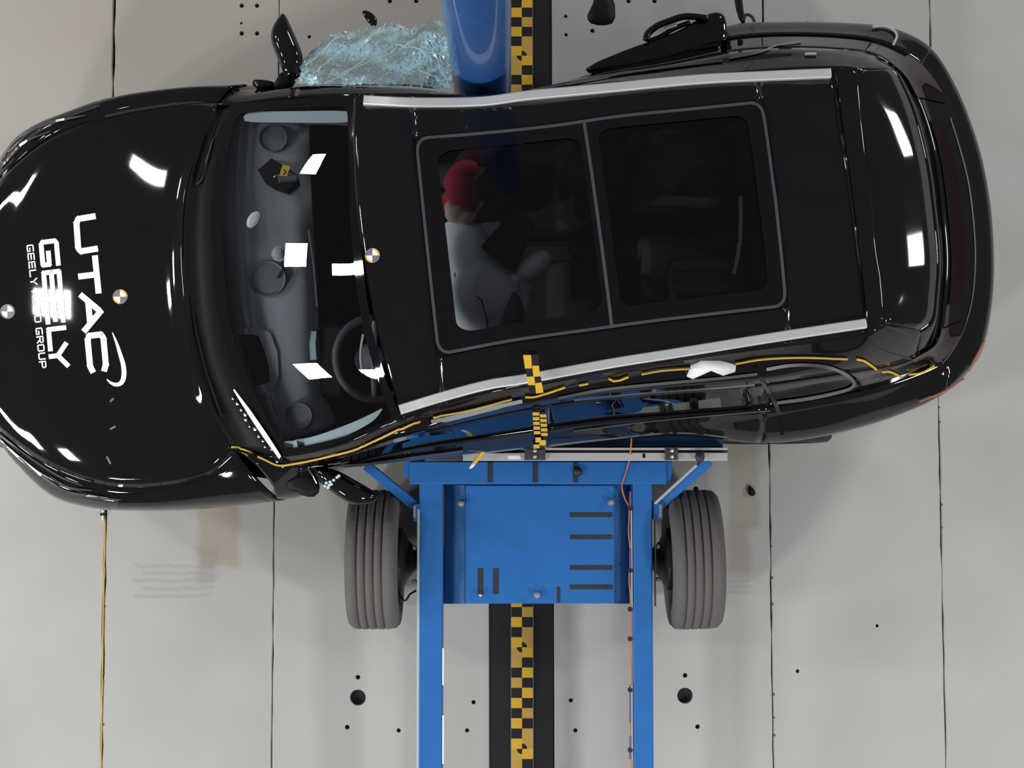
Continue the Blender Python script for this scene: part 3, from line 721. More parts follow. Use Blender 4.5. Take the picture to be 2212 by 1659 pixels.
# yellow cord marking the edge of the car on the trolley side, torn into lengths
CORD = [[(500,965),(530,970),(560,985),(600,1003),(640,998),(700,985),(760,970),(820,948),(870,925),(908,907)], [(935,899),(1000,887),(1060,872),(1105,859)], [(1134,855),(1160,853),(1220,833)],
 [(1250,829),(1270,825)], [(1315,815),(1330,820),(1357,811)], [(1385,805),(1430,797),(1490,793)], [(1588,783),(1640,774),(1700,770),(1760,770),(1830,773)], [(1850,773),(1868,778),(1892,795)], [(1905,800),(1922,800),(1945,811)], [(1962,806),(1990,802),(2016,787)],
 [(2124,735),(2105,772),(2090,800)], [(2080,815),(2040,842),(1985,865)]]
for i, c in enumerate(CORD):
    mb = MB(); q = ipath(smoothpath(c, 6), 6.); mb.tube([drop(x, y, .008)[0] for x, y in q], .0050 if i < 10 else .0042, 6)
    o = mb.build('yellow_edge_cord' if i < 10 else 'orange_edge_cord', M['amber'] if i in (0, 1, 5, 6) else (M['yellow'] if i < 10 else M['rust']), car, True)
# white torn foam on the door edge
mb = MB(); pts = [(1483,812),(1492,790),(1515,779),(1555,779),(1588,787),(1586,800),(1560,808),(1540,798),(1510,804),(1495,816)]
cz = [drop(x, y, .02)[0] for x, y in pts]; b = [drop(x, y, .0)[0] for x, y in pts]; n = len(pts)
cc = sum(cz, Vector()) / n + Vector((0, 0, .03))
V = b + cz + [cc]; F = [(i, (i + 1) % n, n + (i + 1) % n, n + i) for i in range(n)] + [(n + i, n + (i + 1) % n, 2 * n) for i in range(n)]
obj('torn_padding', V, F, M['white'], car, True)['label'] = 'torn white padding on the door edge'
# chequered film on roof edge and door
def quad(mb, pts, lift=.012): mb.add([drop(x, y, lift)[0] for x, y in pts], [(0, 1, 2, 3)])
V = MB(); K = MB()
rows = [((1130,767),(1147,767),(1150,796),(1134,796)), ((1148,790),(1164,790),(1167,813),(1151,814)), ((1138,815),(1153,814),(1156,832),(1141,832)), ((1155,828),(1170,826),(1174,848),(1158,850))]
kr = [((1147,766),(1163,766),(1165,789),(1149,790)), ((1135,797),(1150,796),(1152,813),(1138,814)), ((1154,814),(1168,813),(1171,826),(1156,828)), ((1141,833),(1156,832),(1158,850),(1144,851))]
zr = 1.668
for q in rows: V.add([P(x, y, zr) for x, y in q], [(0, 1, 2, 3)])
for q in kr: K.add([P(x, y, zr) for x, y in q], [(0, 1, 2, 3)])
V2 = V.V; F2 = V.F + [tuple(i + len(V.V) for i in f) for f in K.F]
o = obj('chequered_film', V2 + K.V, F2, None, car, solid=.001, mats=[M['yellow'], M['black']], midx=[0] * 4 + [1] * 4); o['label'] = 'yellow and black chequered film over the roof rail'
V = MB(); K = MB()
for i in range(5):
    ya = 885 + i * 10.2; c = i * .8
    a = V if i % 2 == 0 else V
    quad(V, [(1149 + c, ya), (1163 + c, ya), (1163.5 + c, ya + 7), (1149.5 + c, ya + 7)]); quad(V, [(1165 + c, ya + 4), (1179 + c, ya + 4), (1179.5 + c, ya + 11), (1165.5 + c, ya + 11)])
quad(V, [(1156,940),(1168,940),(1168,951),(1156,951)]); quad(V, [(1165,946),(1178,946),(1178,957),(1165,957)]); quad(V, [(1152,955),(1165,955),(1165,963),(1152,963)])
V.build('chequered_film', M['yellow'], fd)['label'] = 'small yellow squares on the front door'
mb = MB(); quad(mb, [(988,190),(1003,190),(1003,200),(988,200)], .01); mb.build('yellow_film', M['yellow'], car)

# underbody, cabin floor and wheels
out = [Vector(BODY[i, 0]) for i in range(0, BODY.shape[0], 5)]; out += [Vector(p) for p in FG[0, ::4]]
out = out + [Vector(v) for v in (FG[70, 0], )]
cen = Vector((0.1, 1.05, 0))
def ang(v): return math.atan2(v.y - cen.y, (v.x - cen.x))
out = sorted(out, key=ang)
mb = MB(); mb.prism([(v.x * .985 + cen.x * .015, v.y * .98 + cen.y * .02) for v in out], .27, .32); mb.build('underbody', M['cabin'], car)
def wheel(c, parent, r=.34, wd=.22, name='wheel', tread='rubberd', axis_rot=0.):
    """lathe about the x or y axis"""
    return
def lathe_tyre(mb, c, r, wd, axis, n=56):
    hw = wd / 2; gz = .009; gr = [-.55, -.22, .12, .45]
    prof = [(r * .62, -hw * .92), (r * .80, -hw * 1.06), (r * .93, -hw * 1.02), (r * .985, -hw * .86)]
    for g in gr:
        a = g * hw; prof += [(r, a - .006), (r - gz, a - .004), (r - gz, a + .004), (r, a + .006)]
    prof += [(r * .985, hw * .86), (r * .93, hw * 1.02), (r * .80, hw * 1.06), (r * .62, hw * .92)]
    b = len(mb.V); K = len(prof)
    for rr, h in prof:
        for i in range(n):
            th = 2 * math.pi * i / n; u_, v_ = rr * math.cos(th), rr * math.sin(th)
            mb.V.append(Vector(c) + (Vector((h, u_, v_)) if axis == 'x' else Vector((u_, h, v_))))
    for k in range(K):
        for i in range(n): j = (i + 1) % n; k2 = (k + 1) % K; mb.F.append((b + k * n + i, b + k * n + j, b + k2 * n + j, b + k2 * n + i))
for x, y in ((-1.75, 1.74), (-1.75, .12), (1.22, 1.92), (1.22, .32)):
    mb = MB(); lathe_tyre(mb, (x, y, .335), .335, .21, 'y'); wh = mb.build('wheel', M['rubberd'], car, True)
    mb = MB(); c = (x, y, .335)
    n = 32; V = []
    for rr, h in ((.0, .07), (.20, .07), (.21, .09), (.21, -.09), (.20, -.07), (.0, -.07)):
        for i in range(n): th = 2 * math.pi * i / n; V.append((x + rr * math.cos(th), y + h, .335 + rr * math.sin(th)))
    F = [(k * n + i, k * n + (i + 1) % n, (k + 1) * n + (i + 1) % n, (k + 1) * n + i) for k in range(5) for i in range(n)]
    obj('rim', V, F, M['wheel'], wh)

# ------------------------------------------------------------------ cabin seen through the glass
# dashboard
DU = [[(478,250,1.03),(545,250,1.06),(640,262,1.04),(668,275,.98)], [(470,400,1.06),(540,400,1.085),(640,400,1.06),(672,400,.97)], [(470,600,1.07),(540,600,1.09),(650,600,1.06),(684,600,.97)], [(492,760,1.07),(560,760,1.085),(650,750,1.06),(692,745,.97)], [(545,880,1.05),(590,870,1.075),(660,850,1.05),(700,840,.97)], [(585,965,1.03),(620,950,1.05),(690,930,1.03),(730,915,.95)]]
dG = fine(np.array([[tuple(P(*q)) for q in r_] for r_ in DU]), 8, 8)
dash = patch('dashboard', dG, M['dash'], car, solid=.02, bvh=False)
DV = BVHTree.FromPolygons([tuple(v) for v in dG.reshape(-1, 3)], gridfaces(dG.shape[0], dG.shape[1]))
def ddrop(px, py, lift=.003):
    d = (P(px, py, 0) - CAMP).normalized(); h = DV.ray_cast(CAMP, d); return (h[0] if h[0] else P(px, py, 1.05)) + Vector((0, 0, lift))
for x, y, r, zt in ((592,300,31,.02), (580,603,40,.02), (647,899,29,.02)):
    c = ddrop(x, y, 0); rr = r * mpp(c.z)
    o = MB().lathe([(rr, -.01), (rr, .016), (rr * .95, .021), (rr * .88, .017), (rr * .86, .010), (0, .013)], c, n=48).build('speaker_grille', M['dashd'], dash)
    q = [c + Vector((rr * .985 * math.cos(a), rr * .985 * math.sin(a), .021)) for a in np.linspace(math.pi * .75, math.pi * 1.3, 14)]
    MB().tube(q, .0016, 5).build('chrome_ring', M['chromed'], o)
# recessed display in the dash, with frame
fr_o = [(507,712),(560,706),(585,720),(600,760),(603,810),(596,838),(560,855),(548,848),(528,800),(512,750)]
fr_i = [(515,724),(545,722),(560,727),(575,765),(583,800),(584,826),(562,832),(551,836),(535,795),(520,750)]
V = [ddrop(x, y, .012) for x, y in fr_o] + [ddrop(x, y, .014) for x, y in fr_i] + [ddrop(x, y, -.03) for x, y in fr_i] + [ddrop(x, y, -.01) for x, y in fr_o]
n = len(fr_o); F = []
for r_ in (0, 1): F += [(r_ * n + i, r_ * n + (i + 1) % n, (r_ + 1) * n + (i + 1) % n, (r_ + 1) * n + i) for i in range(n)]
F += [(i, (i + 1) % n, 3 * n + (i + 1) % n, 3 * n + i) for i in range(n)]
o = obj('display_frame', V, F, M['dash'], dash)
obj('display_well', [ddrop(x, y, .006) for x, y in fr_i], [tuple(range(n))], M['cabin'], o)
mb = MB(); mb.strip([ddrop(x, y, .004) for x, y in ((488,610),(510,610),(540,607))], .006, .003); mb.build('wire', M['chromed'], dash)
mb = MB(); mb.strip([ddrop(x, y, .008) for x, y in ((667,498),(676,560),(681,610),(685,663))], .007, .005); mb.build('display_edge', M['chrome'], dash)
mb = MB(); mb.strip([ddrop(x, y, .010) for x, y in ((676,716),(674,742),(676,778))], .034, .005); mb.build('paper_strip', M['cardgrey'], dash)
mb = MB(); mb.box(tuple(ddrop(655, 605, -.01)), tuple(ddrop(745, 555, .0)) , .0)
# binnacle, wheel, console
def boxpx(name, x0, y0, x1, y1, z0, z1, m, parent, bev=.02):
    a, b = P(x0, y0, z1), P(x1, y1, z1)
    return MB().box((a.x, a.y, z0), (b.x, b.y, z1), bev).build(name, m, parent)
o = boxpx('instrument_hood', 690, 700, 742, 860, .8, 1.0, M['cabin'], dash)
stw = thing('steering_wheel', 'black steering wheel seen through the windscreen', 'steering wheel', P(800, 770, .95))
bpy.data.objects.remove(stw)
c = P(808, 775, .95); q = []
tl_ = math.radians(28)
for a in np.linspace(0, 2 * math.pi, 41):
    v = Vector((0, .185 * math.cos(a), .185 * math.sin(a))); v = Vector((-v.z * math.cos(tl_), v.y, v.z * math.sin(tl_) * 1.0))
    q.append(c + v)
stw = MB().tube(q, .017, 10).build('steering_wheel', M['grip'], car, True)
MB().lathe([(.07, -.02), (.07, .01), (.05, .025), (0, .03)], c - Vector((0.02, 0, .02)), n=24).build('horn_pad', M['dashd'], stw, True)
for a in (0, math.pi, -math.pi / 2):
    v = Vector((0, .175 * math.cos(a), .175 * math.sin(a))); v = Vector((-v.z * math.cos(tl_), v.y, v.z * math.sin(tl_)))
    MB().tube([c, c + v], [.02, .012], 8).build('spoke', M['dashd'], stw)
mb = MB(); mb.tube([P(785 - 6 * math.sin(t * 2.8) , 722 + t * 84, 1.02) for t in np.linspace(0, 1, 12)], .006, 6); mb.build('wheel_trim', M['alu'], stw)
# pillar padding and light strip along both screen posts
def wsurf_strip(pts, wd, name, m, lift=-.012):
    mb = MB(); q = smoothpath(pts, 5); L = []
    for k, p in enumerate(q):
        a, b = q[max(k - 1, 0)], q[min(k + 1, len(q) - 1)]; dx, dy = b[0] - a[0], b[1] - a[1]; dl = math.hypot(dx, dy); W_ = p[2] / 2
        nx, ny = -dy / dl * W_, dx / dl * W_
        for sg in (1, -1):
            x, y = p[0] + nx * sg, p[1] + ny * sg; L.append(drop(x, y, lift)[0])
    F = [(2 * k, 2 * k + 2, 2 * k + 3, 2 * k + 1) for k in range(len(q) - 1)]
    return obj(name, L, F, m, car, solid=.004)
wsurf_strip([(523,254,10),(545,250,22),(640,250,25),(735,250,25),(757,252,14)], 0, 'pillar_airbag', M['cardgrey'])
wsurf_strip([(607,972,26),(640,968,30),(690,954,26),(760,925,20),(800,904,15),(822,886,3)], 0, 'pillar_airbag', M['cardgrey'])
o = MB()
for a, b, w0, w1 in (((508,840),(608,985),3, 11),):
    q = [tuple(np.array(a) * (1 - t) + np.array(b) * t) for t in np.linspace(0, 1, 12)]
    decal(o, q, [w0 + (w1 - w0) * math.sin(t * 2.6) for t in np.linspace(0, 1, 12)], .012, 20.)
o = o.build('wiper_arm', M['white'], car); o['label'] = 'bright wiper arm lying along the corner of the windscreen'
shut([(463,300),(440,380),(425,400)], 4, 'seal', 'wiper_arm', .01)
mb = MB(); mb.tube([P(x, y, z) for x, y, z in ((470,262,1.12),(452,310,1.13),(436,362,1.135),(424,395,1.13))], .006, 6); mb.build('wiper_blade', M['plastic'], car)
mb = MB(); mb.tube([P(x, y, z) for x, y, z in ((412,640,1.14),(425,720,1.145),(448,810,1.13),(480,900,1.11))], .008, 6); mb.build('wiper_blade', M['plastic'], car)
# wiring and crumbs at the cowl corner
for i in range(14):
    x, y = 505 + i * 8 + random.uniform(-4, 4), 862 + i * 11 + random.uniform(-4, 4)
    c = drop(x, y, .006)[0]; s_ = random.uniform(.006, .013)
    MB().lathe([(s_, 0), (s_ * .8, s_ * .7), (0, s_)], c, n=5).build('glass_crumb', M['chromed'], car)

# cabin lining: seats
def seat(name, x0, y0, x1, y1, zb, lab, m='seat'):
    """cushion + backrest + headrest; travelling direction is -x"""
    a, b = P(x0, y0, .7), P(x1, y1, .7); ya, yb = min(a.y, b.y), max(a.y, b.y); xa_, xb_ = min(a.x, b.x), max(a.x, b.x)
    s_ = MB().box((xa_, ya, .34), (xb_, yb, .62), .04).build('seat', M[m], car); s_['label'] = lab
    mb = MB(); V = [(xb_ - .12, ya, .5), (xb_ + .02, ya, .5), (xb_ + .02, yb, .5), (xb_ - .12, yb, .5), (xb_ + .10, ya + .04, 1.12), (xb_ + .19, ya + .05, 1.12), (xb_ + .19, yb - .05, 1.12), (xb_ + .10, yb - .04, 1.12)]
    mb.add(V, [(3, 2, 1, 0), (4, 5, 6, 7), (0, 1, 5, 4), (1, 2, 6, 5), (2, 3, 7, 6), (3, 0, 4, 7)]); o = mb.build('backrest', M[m], s_); md = o.modifiers.new('b', 'BEVEL'); md.width = .035; md.segments = 3
    mb = MB().box((xb_ + .12, (ya + yb) / 2 - .12, 1.16), (xb_ + .21, (ya + yb) / 2 + .12, 1.34), .03); mb.build('headrest', M[m], s_)
seat('seat', 1020, 300, 1235, 500, 0, 'front seat on the pole side'); seat('seat', 1000, 560, 1215, 740, 0, 'front seat on the trolley side')
seat('seat', 1370, 270, 1560, 430, 0, 'rear seat on the pole side', 'seatbrown'); seat('seat', 1390, 500, 1600, 660, 0, 'rear seat on the trolley side', 'seatbrown')
boxpx('centre_console', 760, 520, 1240, 560, .33, .72, M['seat'], car, .03)
boxpx('luggage_cover', 1640, 215, 1860, 720, .7, .95, M['cabin'], car, .02)
# child seat shells and belts in the rear
def blob(mb, c, r, n=18, m_=12, rot=0., tilt=0.):
    b = len(mb.V); c = Vector(c)
    Rm = Matrix.Rotation(rot, 3, 'Z') @ Matrix.Rotation(tilt, 3, 'Y')
    for j in range(m_ + 1):
        ph = math.pi * j / m_
        for i in range(n):
            th = 2 * math.pi * i / n; v = Vector((r[0] * math.sin(ph) * math.cos(th), r[1] * math.sin(ph) * math.sin(th), r[2] * math.cos(ph))); mb.V.append(c + Rm @ v)
    for j in range(m_):
        for i in range(n): k = (i + 1) % n; mb.F.append((b + j * n + i, b + j * n + k, b + (j + 1) * n + k, b + (j + 1) * n + i))
    return mb
def remesh(o, vox=.012, sm=6):
    r_ = o.modifiers.new('r', 'REMESH'); r_.mode = 'VOXEL'; r_.voxel_size = vox; r_.use_smooth_shade = True
    s_ = o.modifiers.new('s', 'SMOOTH'); s_.iterations = sm; s_.factor = .6
    return o
def childseat(cx_, cy_, z, lab):
    t = thing('child_seat', lab, 'child seat', P(cx_, cy_, z))
    c = P(cx_, cy_, z)
    mb = MB(); blob(mb, c + Vector((.05, 0, 0)), (.20, .17, .16)); remesh(mb.build('seat_shell', M['seatbrown'], t), .015, 5)
    for sg in (-1, 1):
        mb = MB(); blob(mb, c + Vector((.12, .15 * sg, .16)), (.12, .05, .13)); remesh(mb.build('side_wing', M['seat'], t), .012, 3)
        mb = MB(); mb.strip([c + Vector((-.12, .05 * sg, .16)), c + Vector((.0, .055 * sg, .185)), c + Vector((.12, .05 * sg, .19)), c + Vector((.2, .045 * sg, .17))], .035, .004); mb.build('harness_strap', M['seal'], t)
childseat(1455, 345, .95, 'dim brown child seat in the rear on the pole side')
childseat(1500, 610, .93, 'dim child seat in the rear near the trolley side')
mb = MB(); mb.strip([P(x, y, 1.2) for x, y in ((1599,424),(1600,470),(1598,520),(1592,560),(1585,592))], .017, .006); mb.build('belt_cord', M['palecord'], car)['label'] = 'pale cord hanging under the rear glass'
mb = MB(); blob(mb, P(1325, 285, 1.25), (.06, .02, .02)); mb.build('grab_handle', M['seat'], car, True)
mb = MB(); mb.box(tuple(P(1370, 280, 1.25)), tuple(P(1480, 265, 1.3)), .0); mb.build('grab_handle', M['seat'], car)

# airbags
ab = thing('airbag', 'deflated grey-white airbag under the front glass roof pane', 'airbag', P(1060, 640, 1.1))
mb = MB()
for x, y, z, rx, ry, rz, rot in ((1010,560,1.18,.12,.17,.12,.1),(1040,640,1.20,.17,.17,.13,.2),(1030,690,1.18,.10,.085,.10,0),(1085,610,1.12,.15,.13,.10,.4),(990,515,1.16,.09,.09,.10,0),(1150,575,1.22,.10,.055,.09,.6),(1080,660,1.14,.14,.10,.11,0),(1050,520,1.10,.12,.10,.08,0)):
    blob(mb, P(x, y, z), (rx, ry, rz), 20, 14, rot)
o = remesh(mb.build('airbag_cushion', M['airbag'], ab), .010, 8)
mb = MB(); mb.tube([P(x, y, z) for x, y, z in ((1040,530,1.24),(1005,545,1.275),(983,590,1.27),(985,612,1.28),(1015,628,1.315),(1040,648,1.33),(1052,690,1.30),(1052,712,1.25))], .0045, 6); mb.build('seam_cord', M['cable'], ab)
mb = MB(); blob(mb, P(1100, 665, 1.26), (.06, .09, .03), rot=.3); mb.build('vent_patch', M['seal'], ab, True)
bb = [(1040,530),(1112,448),(1158,478),(1112,585)]
q = [P(x, y, 1.36) for x, y in bb]; mb = MB(); mb.prism([(p.x, p.y) for p in q], 1.24, 1.36, .012)
tag(mb.build('data_recorder_box', M['cabin']), 'square black box lying on the airbag under the front glass roof', 'box')

# crash dummy
dm = thing('crash_test_dummy', 'crash test dummy in a red top slumped beside the airbag', 'crash test dummy', P(1100, 420, .6))
def skin(name, nodes, edges, rad, m, parent, sub=2):
    me = bpy.data.meshes.new(name); c = sum((Vector(n) for n in nodes), Vector()) / len(nodes)
    me.from_pydata([tuple(Vector(n) - c) for n in nodes], edges, []); me.materials.append(m)
    o = bpy.data.objects.new(name, me); COL.objects.link(o); o.location = c; reg(o, c); o.parent = parent; o.matrix_parent_inverse = Matrix.Translation(-W[parent.name])
    o.modifiers.new('skin', 'SKIN'); s_ = o.modifiers.new('sub', 'SUBSURF'); s_.levels = sub; s_.render_levels = sub
    sv = me.skin_vertices[0].data if me.skin_vertices else None
    if sv is None: me.attributes.new; 
    for i, r_ in enumerate(rad): me.skin_vertices[0].data[i].radius = (r_, r_) if not isinstance(r_, tuple) else r_
    me.skin_vertices[0].data[0].use_root = True
    o.modifiers['skin'].use_smooth_shade = True
    return o
def addskin(name, nodes, edges, rad, m, parent, sub=2):
    me = bpy.data.meshes.new('tmp'); 
    bm = bmesh.new(); ly = bm.verts.layers.skin.verify(); c = sum((Vector(n) for n in nodes), Vector()) / len(nodes)
    vs = []
    for i, nn in enumerate(nodes):
        v = bm.verts.new(Vector(nn) - c); r_ = rad[i]; v[ly].radius = (r_, r_) if not isinstance(r_, tuple) else r_; v[ly].use_root = (i == 0); vs.append(v)
    for a, b in edges: bm.edges.new((vs[a], vs[b]))
    me = bpy.data.meshes.new(name); bm.to_mesh(me); bm.free(); me.materials.append(m)
    o = bpy.data.objects.new(name, me); COL.objects.link(o); o.location = c; reg(o, c); o.parent = parent; o.matrix_parent_inverse = Matrix.Translation(-W[parent.name])
    md = o.modifiers.new('skin', 'SKIN'); md.use_smooth_shade = True; s_ = o.modifiers.new('sub', 'SUBSURF'); s_.levels = sub; s_.render_levels = sub
    return o
pel = P(1160, 410, .72); chest = P(1110, 400, .98); shU = P(1060, 330, 1.12); neck = P(1030, 410, 1.15); shL = P(1060, 470, 1.10)
addskin('torso', [pel, (pel + chest) / 2, chest, neck, shU, P(1000, 345, 1.12), P(985, 400, 1.16), shL, P(1010, 500, 1.12), P(975, 480, 1.15)],
        [(0, 1), (1, 2), (2, 3), (2, 4), (4, 5), (5, 6), (2, 7), (7, 8), (8, 9)], [.14, .12, .12, .06, .06, .045, .035, .06, .045, .035], M['maroon'], dm)
addskin('red_sleeve', [P(1035, 370, 1.17), P(1005, 362, 1.19), P(980, 385, 1.19), P(972, 420, 1.17)], [(0, 1), (1, 2), (2, 3)], [.045, .055, .055, .045], M['red'], dm)
mb = MB(); hc = P(1000, 425, 1.20)
blob(mb, hc, (.075, .10, .085), 24, 16); blob(mb, hc + Vector((-.07, -.02, -.01)), (.03, .045, .03)); blob(mb, hc + Vector((0, 0, .04)), (.065, .08, .06))
hd = remesh(mb.build('head', M['red'], dm), .008, 4)
mb = MB(); fc = P(985, 462, 1.25)
blob(mb, fc, (.05, .042, .04), 20, 12); blob(mb, P(1003, 470, 1.25), (.045, .030, .035)); blob(mb, P(972, 448, 1.25), (.025, .03, .03)); blob(mb, P(1016, 466, 1.235), (.03, .02, .02))
remesh(mb.build('face', M['skin'], hd), .006, 3)
pal = P(985, 490, 1.14)
addskin('hand', [pal, P(975, 505, 1.12), P(968, 520, 1.11), P(982, 512, 1.11), P(980, 528, 1.10), P(990, 510, 1.11), P(992, 526, 1.10), P(998, 505, 1.12), P(1003, 518, 1.10), P(972, 485, 1.15), P(962, 492, 1.14)],
        [(0, 1), (1, 2), (0, 3), (3, 4), (0, 5), (5, 6), (0, 7), (7, 8), (0, 9), (9, 10)], [.03, .010, .008, .010, .008, .010, .008, .009, .007, .011, .009], M['skin'], dm, 1)
for sg, yy in ((1, 380), (-1, 440)):
    addskin('leg', [P(1150, yy, .70), P(960, yy, .80), P(860, yy, .48), P(810, yy, .45)], [(0, 1), (1, 2), (2, 3)], [.09, .065, .05, .045], M['seat'], dm)

# suction mount and camera bracket on the dash
sm_ = thing('suction_mount', 'round clear suction cup mount on the windscreen centre', 'suction cup', P(604, 548, 1.2))
c = P(604, 548, 1.17); MB().lathe([(.036, 0), (.034, .006), (.020, .010), (.018, .020), (.010, .022), (.010, .026), (0, .027)], c, n=32).build('suction_cup', M['reservoir'], sm_)
MB().tube([c + Vector((0, 0, -.005)), P(612, 580, 1.12), P(600, 600, 1.10)], .006, 8).build('mount_arm', M['plastic'], sm_)
cb = thing('dash_camera', 'black camera bracket with a yellow label on the dashboard', 'camera', P(612, 380, 1.1))
mb = MB(); mb.prism([(p.x, p.y) for p in (P(x, y, 1.14) for x, y in ((555,365),(585,340),(605,352),(640,375),(645,395),(620,415),(590,405),(570,392)))], 1.07, 1.14, .02); mb.build('bracket_body', M['cabin'], cb)
MB().tube([P(640, 385, 1.13), P(602, 388, 1.15)], .016, 12).build('camera_lens', M['dashd'], cb)
mb = MB(); mb.strip([P(619, 358, 1.15), P(611, 382, 1.15)], .034, .002); mb.build('yellow_label', M['yellow'], cb)
mb = MB(); mb.strip([P(613, 366, 1.153), P(618, 372, 1.153), P(611, 377, 1.153)], .005, .001); mb.build('label_print', M['black'], cb)
mb = MB(); mb.tube([P(585, 395, 1.12), P(595, 380, 1.14), P(628, 375, 1.145), P(645, 382, 1.14)], .006, 6); mb.build('clamp_rod', M['chromed'], cb)
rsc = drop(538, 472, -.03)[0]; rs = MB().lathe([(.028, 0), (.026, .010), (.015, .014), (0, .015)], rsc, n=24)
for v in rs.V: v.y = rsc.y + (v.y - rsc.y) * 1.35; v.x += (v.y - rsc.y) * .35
rs.build('lamp_reflection_disc', M['white'], car)  # white disc added in place of a lamp's reflection on the windscreen

# ------------------------------------------------------------------ broken window glass
g0 = [(648,183),(700,184),(760,184),(820,184),(880,186),(935,188),(975,190)]
g1 = [(650,128),(718,72),(780,60),(850,48),(900,58),(935,38),(972,60)]
zz = [(1.20,1.02),(1.30,.95),(1.38,.9),(1.42,.92),(1.42,.95),(1.42,1.0),(1.42,1.1)]
rows = []
for t in np.linspace(0, 1, 5):
    rows.append([tuple(P(a[0] * (1 - t) + b[0] * t, a[1] * (1 - t) + b[1] * t, z[0] * (1 - t) + z[1] * t + .05 * math.sin(3.1 * t + i))) for i, (a, b, z) in enumerate(zip(g0, g1, zz))])
GG = fine(np.array(rows), 10, 12); ni, nj = GG.shape[:2]
GG += rng.normal(0, .0045, GG.shape); GG[..., 2] += .018 * np.sin(np.linspace(0, 19, nj))[None, :] + .02 * np.sin(np.linspace(0, 11, ni))[:, None]
F = [f for f in gridfaces(ni, nj) if not (f[0] // nj > ni - 6 and random.random() < .12 * (f[0] // nj - ni + 6))]
sg = obj('shattered_side_window', GG.reshape(-1, 3), F, M['shatter'], car); sg['label'] = 'crazed pale blue sheet of shattered window glass hanging out'
# loose crumbs caught in the sheet
V = []; F = []
for k in range(240):
    i = random.randrange(ni); j = random.randrange(nj); c = Vector(GG[i, j]) + Vector((0, 0, .006)); s_ = random.uniform(.003, .008)
    a = [c + Vector((random.uniform(-1, 1) * s_, random.uniform(-1, 1) * s_, random.uniform(-.5, 1) * s_)) for _ in range(4)]
    b = len(V); V += a; F += [(b, b + 1, b + 2), (b, b + 2, b + 3), (b, b + 3, b + 1), (b + 1, b + 2, b + 3)]
M['crumb'] = mat('glass crumbs', (.62, .78, .80), .12, 0, .6, .1)
o = obj('glass_crumbs', V, F, M['crumb'], car); o['kind'] = 'stuff'
M['crack'] = mat('white crack lines', (.66, .84, .86), .3, 0, .5, .05)
for a, b in (((690,150),(748,98)), ((780,95),(835,50)), ((700,180),(860,105)), ((740,160),(800,120)), ((860,110),(930,60)), ((850,95),(960,118)), ((800,180),(850,155)), ((930,100),(968,180)), ((660,140),(735,78)), ((905,150),(975,182))):
    mb = MB(); K_ = 9; q = []
    for t in np.linspace(0, 1, K_):
        x, y = a[0] + (b[0] - a[0]) * t + random.uniform(-3, 3), a[1] + (b[1] - a[1]) * t + random.uniform(-3, 3); tt = max(0, min(1, (185 - y) / 130)); q.append(P(x, y, 1.40 - .38 * tt + .03))
    mb.tube(q, .0026, 4); mb.build('glass_fold', M['crack'], sg)

# mirrors -------------------------------------------------------------------
def lump(name, pts, z, th, m, parent, k=(1.0, .85, .5), sub=2, dz=(0, .6, 1.0)):
    """rounded body from a pixel outline at height z, domed both ways"""
    q = [P(x, y, z) for x, y in pts]; n = len(q); c = sum(q, Vector()) / n; V = []; F = []
    if sub: q = [c + (p - c) * 1.07 for p in q]
    rings = [(k[2], -dz[2]), (k[1], -dz[1]), (k[0], 0), (k[1], dz[1]), (k[2], dz[2])]
    for kk, d in rings: V += [c + (p - c) * kk + Vector((0, 0, d * th / 2)) for p in q]
    for r_ in range(4): F += [(r_ * n + i, r_ * n + (i + 1) % n, (r_ + 1) * n + (i + 1) % n, (r_ + 1) * n + i) for i in range(n)]
    V += [c + Vector((0, 0, -th / 2)), c + Vector((0, 0, th / 2))]
    F += [((i + 1) % n, i, 5 * n) for i in range(n)] + [(4 * n + i, 4 * n + (i + 1) % n, 5 * n + 1) for i in range(n)]
    o = obj(name, V, F, m, parent, True)
    if sub: s_ = o.modifiers.new('s', 'SUBSURF'); s_.levels = sub; s_.render_levels = sub
    return o
o = lump('door_mirror', [(612,26),(622,42),(634,70),(645,95),(655,120),(652,148),(648,168),(625,176),(612,160),(604,135),(592,108),(583,82),(590,55),(604,36)], 1.12, .10, pt, car)
o['label'] = 'leaf-shaped black door mirror standing out on the pole side'
lump('mirror_stalk', [(605,150),(640,165),(640,192),(588,194),(590,182),(600,170)], 1.06, .05, M['plastic'], o, sub=1)
lump('trim_piece', [(541,172),(560,171),(600,176),(600,195),(548,196)], 1.02, .05, pt, car, sub=1)
o = lump('door_mirror', [(672,1008),(700,1008),(735,1018),(762,1035),(795,1052),(820,1072),(812,1084),(790,1090),(765,1092),(740,1080),(712,1060),(690,1040)], 1.02, .10, M['paint'], car)
o['label'] = 'black door mirror with glass crumbs beside the trolley wheel'
lump('mirror_foot', [(614,1020),(660,1012),(680,1025),(695,1052),(682,1078),(650,1070),(640,1062),(615,1062)], .96, .06, M['plastic'], o, sub=1)
mb = MB(); mb.tube([P(665, 1012, 1.06), P(676, 1028, 1.07), P(684, 1044, 1.05)], .004, 6); mb.build('bright_edge', M['chromed'], o)
for x, y in ((702,1050),(705,1043),(711,1048),(713,1041),(716,1046),(721,1037),(728,1031),(732,1028),(709,1053)):
    MB().lathe([(.007, -.02), (.007, .003), (0, .006)], P(x, y, 1.075), n=6).build('glass_crumb', M['crumb'], o)
